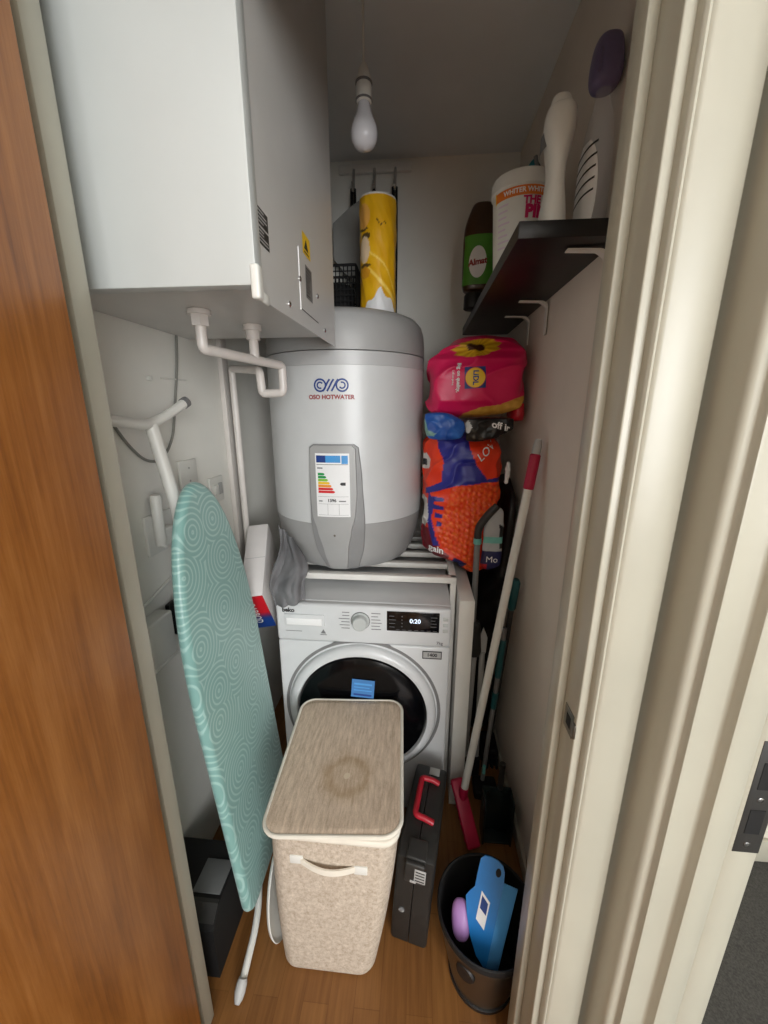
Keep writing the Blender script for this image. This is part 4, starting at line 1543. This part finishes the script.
# ------------------------------------------------------------------ shelf and bottles
SZ = 1.82
t = thing('wall_shelf', 'black-brown wooden wall shelf on white brackets above the carrier bags', 'shelf', (.28, 1.39, 1.79))
obj('plank', G().box(.184, XR - .001, .884, YB - .002, 1.790, SZ, .0012), m_shelf, t)
obj('edge_strip', G().box(.1832, .1840, .8845, YB - .003, 1.7908, SZ - .0008), m_shelf, t)
for y in (.935, 1.325, 1.525):
    g = G()
    pa = fillet([(.292, y, 1.785), (.360, y, 1.783), (.3745, y, 1.772), (.3755, y, 1.690)], .014, 8)
    n = len(pa)
    rows = []
    for i, p in enumerate(pa):
        u = i / (n - 1)
        w = .009
        th = .0022 + .0035 * math.sin(PI * u)
        a = pa[max(0, i - 1)]
        b = pa[min(n - 1, i + 1)]
        tn = (b - a).normalized()
        nn = Vector((-tn.z, 0, tn.x))
        rows.append([p + Vector((0, w, 0)) + nn * th * .3, p + Vector((0, -w, 0)) + nn * th * .3, p + Vector((0, -w, 0)) - nn * th, p + Vector((0, w, 0)) - nn * th])
    g.strip(rows, 0, True)
    g.f += [(0, 1, 2, 3), (len(g.v) - 1, len(g.v) - 2, len(g.v) - 3, len(g.v) - 4)]
    g.m += [0, 0]
    obj('bracket', g, m_rack, t, label='white bracket')

def oval_bottle(g, prof, cx_, cy_, rot=0., mi=0, seg=48):
    """prof: (z, half x, half y)"""
    rows = []
    c, s_ = math.cos(rot), math.sin(rot)
    for z, hx, hy in prof:
        r = []
        for k in range(seg):
            a = 2 * PI * k / seg
            e = 2.5
            q = (abs(math.cos(a)) ** e + abs(math.sin(a)) ** e) ** (-1 / e)
            x, y = hx * math.cos(a) * q, hy * math.sin(a) * q
            r.append(Vector((cx_ + x * c - y * s_, cy_ + x * s_ + y * c, z)))
        rows.append(r)
    g.strip(rows, mi, True)
    n0 = len(g.v) - len(rows) * seg
    g.f.append(tuple(n0 + k for k in range(seg)))
    g.f.append(tuple(len(g.v) - seg + k for k in range(seg)))
    g.m += [mi, mi]
    return g
def smooth_prof(tab, n=6):
    o = []
    for i in range(len(tab) - 1):
        p0, p1, p2, p3 = tab[max(0, i - 1)], tab[i], tab[i + 1], tab[min(len(tab) - 1, i + 2)]
        for k in range(n):
            u = k / n
            o.append(tuple(.5 * (2 * p1[m] + (p2[m] - p0[m]) * u + (2 * p0[m] - 5 * p1[m] + 4 * p2[m] - p3[m]) * u * u + (3 * p1[m] - p0[m] - 3 * p2[m] + p3[m]) * u ** 3) for m in range(len(p1))))
    o.append(tab[-1])
    return o
# white waisted bottle
t = thing('white_bottle', 'plain white waisted plastic bottle at the end of the shelf', 'bottle', (.260, .950, SZ))
prof = smooth_prof([(SZ + a * .86, b * .86, c * .86) for a, b, c in ((.001, .028, .046), (.012, .031, .050), (.045, .028, .050), (.09, .0215, .046), (.13, .0205, .046), (.165, .0265, .050), (.20, .0325, .052), (.225, .033, .049), (.238, .029, .042), (.243, .021, .026))])
bt = obj('body', oval_bottle(G(), prof, .260, .950, math.radians(-8)), m_whitepl, t, smooth=60)
g = G().lathe([(.0, 0), (.0190, 0), (.0190, .013), (.016, .019), (.0, .0200)], 32, Matrix.Translation((.259, .948, SZ + .2075)))
obj('cap', g, m_whitepl, t)
g = G()
rows = []
for k in range(9):
    a = PI + (k - 4) / 4 * .55
    rows.append([Vector((.260 + (.0280 * math.cos(a)) - .001, .950 + .050 * math.sin(a) * .9 + .012, z)) for z in (SZ + .145, SZ + .175)])
g.strip(rows)
obj('label_print', g, m_grey, bt, label='grey print')
# tub
TUX, TUY = .252, 1.200
t = thing('white_tub', 'white round tub with orange band and pink lettering on the shelf', 'tub', (TUX, TUY, SZ))
T0 = Matrix.Translation((TUX, TUY, SZ))
tub_r = lambda z: .062 + .012 * min(1, z / .185)
obj('body', G().lathe([(0, .001), (.058, .001), (.062, .005), (.0735, .180), (.0735, .182), (.070, .183), (.070, .19)], 64, T0), m_whitepl, t)
obj('lid', G().lathe([(.0755, .176), (.0775, .178), (.0775, .203), (.0745, .208), (.068, .2085), (.066, .206), (0, .206)], 64, T0), m_whitepl, t)
def tubp(s_, z, d=.0008):
    a = math.radians(-102) + s_ / .07
    r = tub_r(z) + d
    return Vector((TUX + r * math.cos(a), TUY + r * math.sin(a), SZ + z))
g = G()
quad(g, lambda x, y: tubp(x, y), -.07, .09, .152, .172, 0, 24)
quad(g, lambda x, y: tubp(x, y), -.074, -.070, .150, .174, 1, 2)
bd = obj('band', g, [m_orangei, m_yellow], t, label='orange band', smooth=0)
g = G()
put_text(g, 'WHITER WHITES', .014, lambda x, y: tubp(x + .008, .162 + y, .0016), .0004)
obj('band_lettering', g, m_whiteink, bd, smooth=0)
g = G()
put_text(g, 'THE', .022, lambda x, y: tubp(x + .024, .141 + y, .0014), .0012)
put_text(g, 'PINK', .036, lambda x, y: tubp(x + .048, .117 + y, .0014), .0022)
obj('lettering', g, m_pinkink, t, label='pink lettering', smooth=0)
g = G()
for ra, rb_ in ((.0105, .0135), (.0005, .0075)):
    rr_ = [[tubp(.006 + q * math.cos(a), .084 + q * math.sin(a), .0014) for a in [k / 28 * 2 * PI for k in range(28)]] for q in (ra, rb_)]
    g.strip(rr_, 0, True)
obj('round_mark', g, m_pinkink, t, label='round pink mark', smooth=0)
g = G()
rk = random.Random(9)
for k in range(8):
    quad(g, lambda x, y: tubp(x, y), -.062, -.062 + .024 + rk.random() * .012, .138 - k * .013, .142 - k * .013, 0, 4)
obj('fine_print', g, M('pale_pink_ink', (222, 206, 220), .5, var=.01), t, smooth=0)
g = G()
quad(g, lambda x, y: tubp(x, y), -.045, -.028, .018, .034, 0, 3)
obj('yellow_mark', g, m_yellow, t, label='yellow mark', smooth=0)
# clear bottle with purple cap
t = thing('clear_bottle', 'clear plastic bottle with large purple cap nearest the doorway on the shelf', 'bottle', (.343, 1.0, SZ))
t['label'] = 'clear plastic bottle with large dark purple cap standing on the shelf against the wall'
prof = smooth_prof([(SZ + .001, .024, .040), (SZ + .010, .027, .044), (SZ + .10, .027, .044), (SZ + .17, .025, .040), (SZ + .215, .018, .028), (SZ + .235, .014, .016), (SZ + .260, .013, .014)], 5)
CBX, CBY = .347, .985
obj('body', oval_bottle(G(), prof, CBX, CBY, 0), m_clear, t, smooth=60)
g = G()
prof = smooth_prof([(SZ + .255, .0135, .016), (SZ + .262, .024, .026), (SZ + .280, .0285, .030), (SZ + .31, .027, .029), (SZ + .332, .022, .024), (SZ + .340, .012, .013)], 5)
obj('cap', oval_bottle(G(), prof, CBX, CBY, 0), m_purpled, t, smooth=60, label='dark purple cap')
g = G()
g.box(.318, .3245, CBY - .040, CBY - .036, SZ + .262, SZ + .30, .002)
obj('cap_spout', g, m_purpled, t)
g = G()
def labp(u, z, d=.0009):
    """front-left face of the bottle"""
    a = PI + u
    e = 2.5
    q = (abs(math.cos(a)) ** e + abs(math.sin(a)) ** e) ** (-1 / e)
    return Vector((CBX + (.0272 + d) * math.cos(a) * q, CBY + (.0442 + d) * math.sin(a) * q, z))
rows = []
for j in range(15):
    z = SZ + .012 + .150 * j / 14
    w = .95 * math.sqrt(max(.02, 1 - ((j - 5.5) / 9) ** 2))
    rows.append([labp(w * (k - 6) / 6 + .35, z) for k in range(13)])
g.strip(rows, 0)
for k in range(5):
    z = SZ + .06 + k * .02
    rows = [[labp(-.4 + 1.5 * i / 10, z + .012 * i / 10 + dz, .0016) for dz in (0, .004)] for i in range(11)]
    g.strip(rows, 1)
obj('label_print', g, [m_whiteink, m_ink], t, label='pale label with dark slanting lines', smooth=60)
# green and brown bottle turned upside down
t = thing('green_bottle', 'dark bottle with green label and black cap at the inner end of the shelf', 'bottle', (.214, 1.63, SZ))
t['label'] = 'dark brown bottle with green label standing on its black cap behind the tub'
GX, GY = .206, 1.600
prof = smooth_prof([(SZ + .052, .018, .016), (SZ + .062, .040, .026), (SZ + .078, .060, .036), (SZ + .19, .063, .038), (SZ + .255, .061, .037), (SZ + .295, .051, .030), (SZ + .333, .034, .022), (SZ + .340, .022, .014)], 5)
gb = obj('body', oval_bottle(G(), prof, GX, GY, math.radians(-6)), m_brown, t, smooth=60)
def gface(x, z, d=.0012):
    """front of the green bottle"""
    lx_ = max(-.999, min(.999, x / .062))
    e = 2.5
    yy = .038 * (1 - abs(lx_) ** e) ** (1 / e)
    p = Vector((x, -yy - d, z))
    c, s_ = math.cos(math.radians(-6)), math.sin(math.radians(-6))
    return Vector((GX + p.x * c - p.y * s_, GY + p.x * s_ + p.y * c, z))
g = G()
rows = [[gface(-.0615 + .123 * i / 30, SZ + z) for i in range(31)] for z in (.080, .11, .15, .19, .235)]
g.strip(rows, 0)
ring = [[gface(-.010 + .030 * r * math.cos(a), SZ + .150 + .050 * r * math.sin(a), .002) for a in [k / 30 * 2 * PI for k in range(30)]] for r in (.02, .5, 1)]
g.strip(ring, 1, True)
put_text(g, 'Almat', .026, lambda x, y: gface(-.010 + x, SZ + .150 + y + x * .12, .0028), .0012, 2)
obj('label_wrap', g, [m_bgreen, m_whiteink, m_hotred], gb, label='green label with white oval and red lettering', smooth=60)
g = G().lathe([(0, .001), (.030, .001), (.0345, .004), (.0345, .044), (.029, .054), (.017, .056)], 36, Matrix.Translation((GX - .020, GY - .020, SZ)))
obj('cap', g, m_black, t, label='black cap')
obj('shoulder_tag', G().box(GX + .034, GX + .050, GY - .034, GY - .026, SZ + .222, SZ + .270, .002), m_teal, t, label='teal tag')
t = thing('teal_pouch', 'dark teal pointed refill pouch standing behind the white tub', 'pouch', (.30, 1.42, SZ))
g = loft([(SZ + .001, .235, .365, 1.385, 1.455), (SZ + .1, .238, .368, 1.385, 1.45), (SZ + .22, .255, .366, 1.395, 1.44), (SZ + .31, .285, .355, 1.408, 1.43), (SZ + .37, .312, .338, 1.414, 1.424)], 60, 50, .003, 16, 6, 2.6, .003,
         lambda p: (30, 120, 130) if abs(p.x - .300 - (p.z - SZ - .2) * .1) < .018 else (18, 26, 28))
obj('pouch_body', g, m_bag, t, smooth=60)
obj('grey_edge', G().tube([(.352, 1.405, SZ + .25), (.325, 1.41, SZ + .372)], .006, 8), m_grey, t)

# ------------------------------------------------------------------ kitchen roll, crate and bag on the tank, hooks, bulb
RXc, RYc, RZ = -.152, 1.50, 1.7845
t = thing('kitchen_roll', 'kitchen paper roll in yellow printed wrapper standing on the water heater lid', 'kitchen roll', (RXc, RYc, RZ))
def paint_roll(a, h):
    # a: angle from the front (-pi..pi), h: height 0..1
    tri = .22 - .16 * abs(a - .25)
    if h < tri + .02 * math.sin(a * 9):
        return (226, 226, 226)
    if h > .975:
        return (232, 230, 222)
    for ca, ch, ra, rh, col in ((-.75, .82, .42, .10, (238, 176, 84)), (-.72, .55, .36, .11, (232, 206, 170)), (-.62, .66, .3, .03, (92, 74, 40)), (-.7, .36, .35, .05, (214, 150, 40)), (-.8, .72, .34, .015, (96, 76, 40)), (-.7, .42, .4, .015, (96, 76, 40))):
        if ((a - ca) / ra) ** 2 + ((h - ch) / rh) ** 2 < 1:
            return col
    for k in range(3):
        if 0 < a - .02 - k * .19 < .15 and abs(h - .755 - .016 * math.sin((a - k * .05) * 21) + .03 * (a - .3)) < .0075:
            return (96, 68, 24)
    if .30 < h + .16 * a < .335 or .47 < h + .22 * a - .04 * math.sin(3 * a) < .49:
        return (252, 214, 96)
    n = noise.noise(Vector((a * 2, h * 7, 2)))
    return mixc((222, 162, 14), (242, 190, 34), .5 + .5 * n)
g = G()
rows, cols = [], []
NZ, NA = 120, 120
for j in range(NZ + 1):
    h = j / NZ
    r0 = .060 if 0 < j < NZ else .057
    row = []
    for k in range(NA):
        a = 2 * PI * k / NA
        rel = (a + PI / 2 + PI) % (2 * PI) - PI
        cr = .0022 * noise.noise(Vector((math.cos(a) * 2.5, math.sin(a) * 2.5, h * 6 + rel))) + .0016 * (1 - abs(noise.noise(Vector((rel * 1.6 + h * 5, h * 3, 4))))) ** 5
        row.append(Vector((RXc + (r0 + cr) * math.cos(a), RYc + (r0 + cr) * math.sin(a), RZ + .355 * h)))
        cols.append(paint_roll(rel, h))
    rows.append(row)
g.strip(rows, 0, True)
g.f.append(tuple(range(NA)))
g.f.append(tuple(len(g.v) - NA + k for k in range(NA)))
g.m += [0, 0]
g.c = cols
obj('wrapper', g, m_print, t, smooth=60)
obj('paper_top', G().lathe([(.021, .3555), (.056, .3555), (.058, .353)], 48, Matrix.Translation((RXc, RYc, RZ))), m_whiteink, t, label='white paper end')
obj('core', G().lathe([(.018, .30), (.021, .3562), (.022, .3562)], 32, Matrix.Translation((RXc, RYc, RZ)), caps=False), m_brown, t)

t = thing('mesh_crate', 'black mesh crate on the water heater lid behind the wall unit', 'crate', (-.335, 1.67, 1.785))
x0, x1, y0, y1, z0, z1 = -.425, -.245, 1.60, 1.735, 1.7855, 1.985
for nm, p in (('side_mesh', [(x0, y0), (x1, y0)]), ('side_mesh', [(x1, y0), (x1, y1)]), ('side_mesh', [(x0, y0), (x0, y1)]), ('side_mesh', [(x0, y1), (x1, y1)])):
    g = G()
    (ax_, ay), (bx, by) = p
    for k in range(13):
        u = k / 12
        X, Y = ax_ + (bx - ax_) * u, ay + (by - ay) * u
        g.tube([(X, Y, z0), (X, Y, z1)], .0022, 6)
    for k in range(11):
        z = z0 + (z1 - z0) * k / 10
        g.tube([(ax_, ay, z), (bx, by, z)], .0022 if k < 10 else .005, 6)
    obj(nm, g, m_blackm, t)
obj('base', G().box(x0, x1, y0, y1, z0 + .001, z0 + .006), m_blackm, t)
g = loft([(1.793, x0 + .022, x1 - .022, y0 + .022, y1 - .022), (1.87, x0 + .020, x1 - .020, y0 + .020, y1 - .020), (1.94, x0 + .03, x1 - .03, y0 + .03, y1 - .03)], 50, 30, .004, 16, 3, 3, .004)
tag(obj('dark_bundle', g, m_blackm, base=(-.335, 1.67, 1.787), smooth=70), 'dark cloth bundle inside the black mesh crate', 'bundle')

t = thing('hook_rail', 'white wall rail with three steel hooks high on the back wall above the kitchen roll', 'hook rail', (-.2, YB, 2.42))
obj('rail', G().box(-.352, -.052, YB - .020, YB - .0005, 2.408, 2.440, .004, 2), m_rack, t)
for x in (-.288, -.202, -.118):
    g = G().tube(fillet([(x, YB - .018, 2.418), (x, YB - .030, 2.412), (x, YB - .034, 2.345), (x, YB - .046, 2.325), (x, YB - .060, 2.338), (x, YB - .062, 2.358)], .012), .0055, 10)
    obj('hook', g, m_chrome, t)
for x, nm, lb in ((-.288, 'hanging_strap', 'black strap with red clip hanging from the rail hook beside the grey bag'), (-.118, 'hanging_strap', 'long thin black strap hanging from the hook farthest from the wall unit')):
    t = thing(nm, lb, 'strap', (x, YB - .05, 1.80))
    g = G()
    g.tube(fillet([(x - .006, YB - .046, 2.340), (x - .008, YB - .05, 2.2), (x - .006, YB - .048, 1.80)], .03), .0065, 8)
    g.tube(fillet([(x + .006, YB - .046, 2.340), (x + .008, YB - .052, 2.1), (x + .006, YB - .048, 1.80)], .03), .0055, 8)
    g.tube([(x - .006, YB - .046, 2.333), (x + .006, YB - .046, 2.333)], .006, 8)
    obj('webbing', g, m_blackm, t)
    if x < -.2:
        obj('clip', G().box(x - .012, x + .012, YB - .064, YB - .040, 2.10, 2.17, .004), m_red, t, label='red clip')
t = thing('hanging_bag', 'flat grey cloth bag hanging from the middle rail hook behind the kitchen roll', 'bag', (-.20, YB - .06, 2.0))
g = G()
pp = [(-.365, 2.07), (-.290, 1.985), (-.175, 1.985), (-.160, 2.05), (-.165, 2.24), (-.19, 2.30), (-.215, 2.30), (-.30, 2.25), (-.365, 2.20)]
g.prism(pp, YB - .10, YB - .078, Matrix(((1, 0, 0, 0), (0, 0, 1, 0), (0, 1, 0, 0), (0, 0, 0, 1))))
obj('cloth', g, m_bagcl, t)
obj('loop', G().tube(fillet([(-.21, YB - .085, 2.295), (-.204, YB - .055, 2.333), (-.200, YB - .055, 2.333), (-.19, YB - .085, 2.295)], .01), .003, 8), m_blackm, t)

LX, LY = -.149, 1.15
t = thing('pendant_bulb', 'unlit white bulb hanging from the ceiling on a thin cord', 'light', (LX, LY, 2.09))
T0 = Matrix.Translation((LX, LY, 0))
ZB = 2.090
bl = lambda tab: [(a, ZB + b) for a, b in tab]
obj('bulb', G().lathe(bl([(0, 0), (.012, .0015), (.024, .008), (.031, .020), (.0325, .033), (.031, .045), (.026, .057), (.0195, .071), (.016, .084), (.0140, .096)]), 40, T0), m_bulb, t, smooth=70)
obj('lamp_holder', G().lathe(bl([(.0140, .093), (.0185, .095), (.0185, .128), (.0175, .130), (.0170, .144), (.012, .158), (.006, .170), (.004, .171)]), 32, T0), m_whitepl, t)
for z in (.096, .130):
    obj('holder_ring', G().lathe(bl([(.0188, z), (.0203, z + .001), (.0203, z + .004), (.0188, z + .005)]), 32, T0), m_grey, t, label='grey ring')
obj('cord', G().tube([(LX, LY, ZB + .169), (LX, LY, 2.445)], .0030, 10), m_whitepl, t)
obj('ceiling_rose', G().lathe([(.006, 2.436), (.022, 2.438), (.036, 2.449), (.037, CEIL - .0005), (0, CEIL - .0005)], 40, T0), m_whitepl, t)

# ------------------------------------------------------------------ lights
def area(name, loc, target, sx, sy, power, col):
    l = bpy.data.lights.new(name, 'AREA')
    l.shape = 'RECTANGLE'
    l.size, l.size_y = sx, sy
    l.energy = power
    l.color = col
    o = bpy.data.objects.new(name, l)
    C.objects.link(o)
    o.location = loc
    d = Vector(target) - Vector(loc)
    o.rotation_euler = d.to_track_quat('-Z', 'Y').to_euler()
    return o
area('hall_daylight', (1.35, -3.3, 1.65), (-.3, 1.0, 1.2), 2.0, 1.9, 165, (.98, .99, 1.0))
area('hall_overhead_fill', (.15, -.9, 2.40), (.1, -.7, 0), .6, .6, 6, (1.0, .96, .88))  # soft overhead fill added to the hall; no fitting is known there

w = bpy.data.worlds.new('room_world')
bpy.context.scene.world = w
w.use_nodes = True
w.node_tree.nodes['Background'].inputs[0].default_value = (.9, .95, 1, 1)
w.node_tree.nodes['Background'].inputs[1].default_value = .15

# ------------------------------------------------------------------ camera
cd = bpy.data.cameras.new('camera')
co = bpy.data.objects.new('camera', cd)
C.objects.link(co)
cd.sensor_fit = 'VERTICAL'
cd.sensor_height = 36.0
cd.sensor_width = 27.0
cd.lens = 36.0 * 390.0 / 1024.0
cd.clip_start = .02
co.location = (0, 0, 1.47)
co.rotation_euler = (math.radians(90 - 14.7), 0, math.radians(5.0))
sc = bpy.context.scene
sc.camera = co
sc.view_settings.view_transform = 'Standard'
sc.view_settings.look = 'None'
sc.view_settings.gamma = 1.0
sc.view_settings.use_curve_mapping = False
sc.view_settings.exposure = 0.0
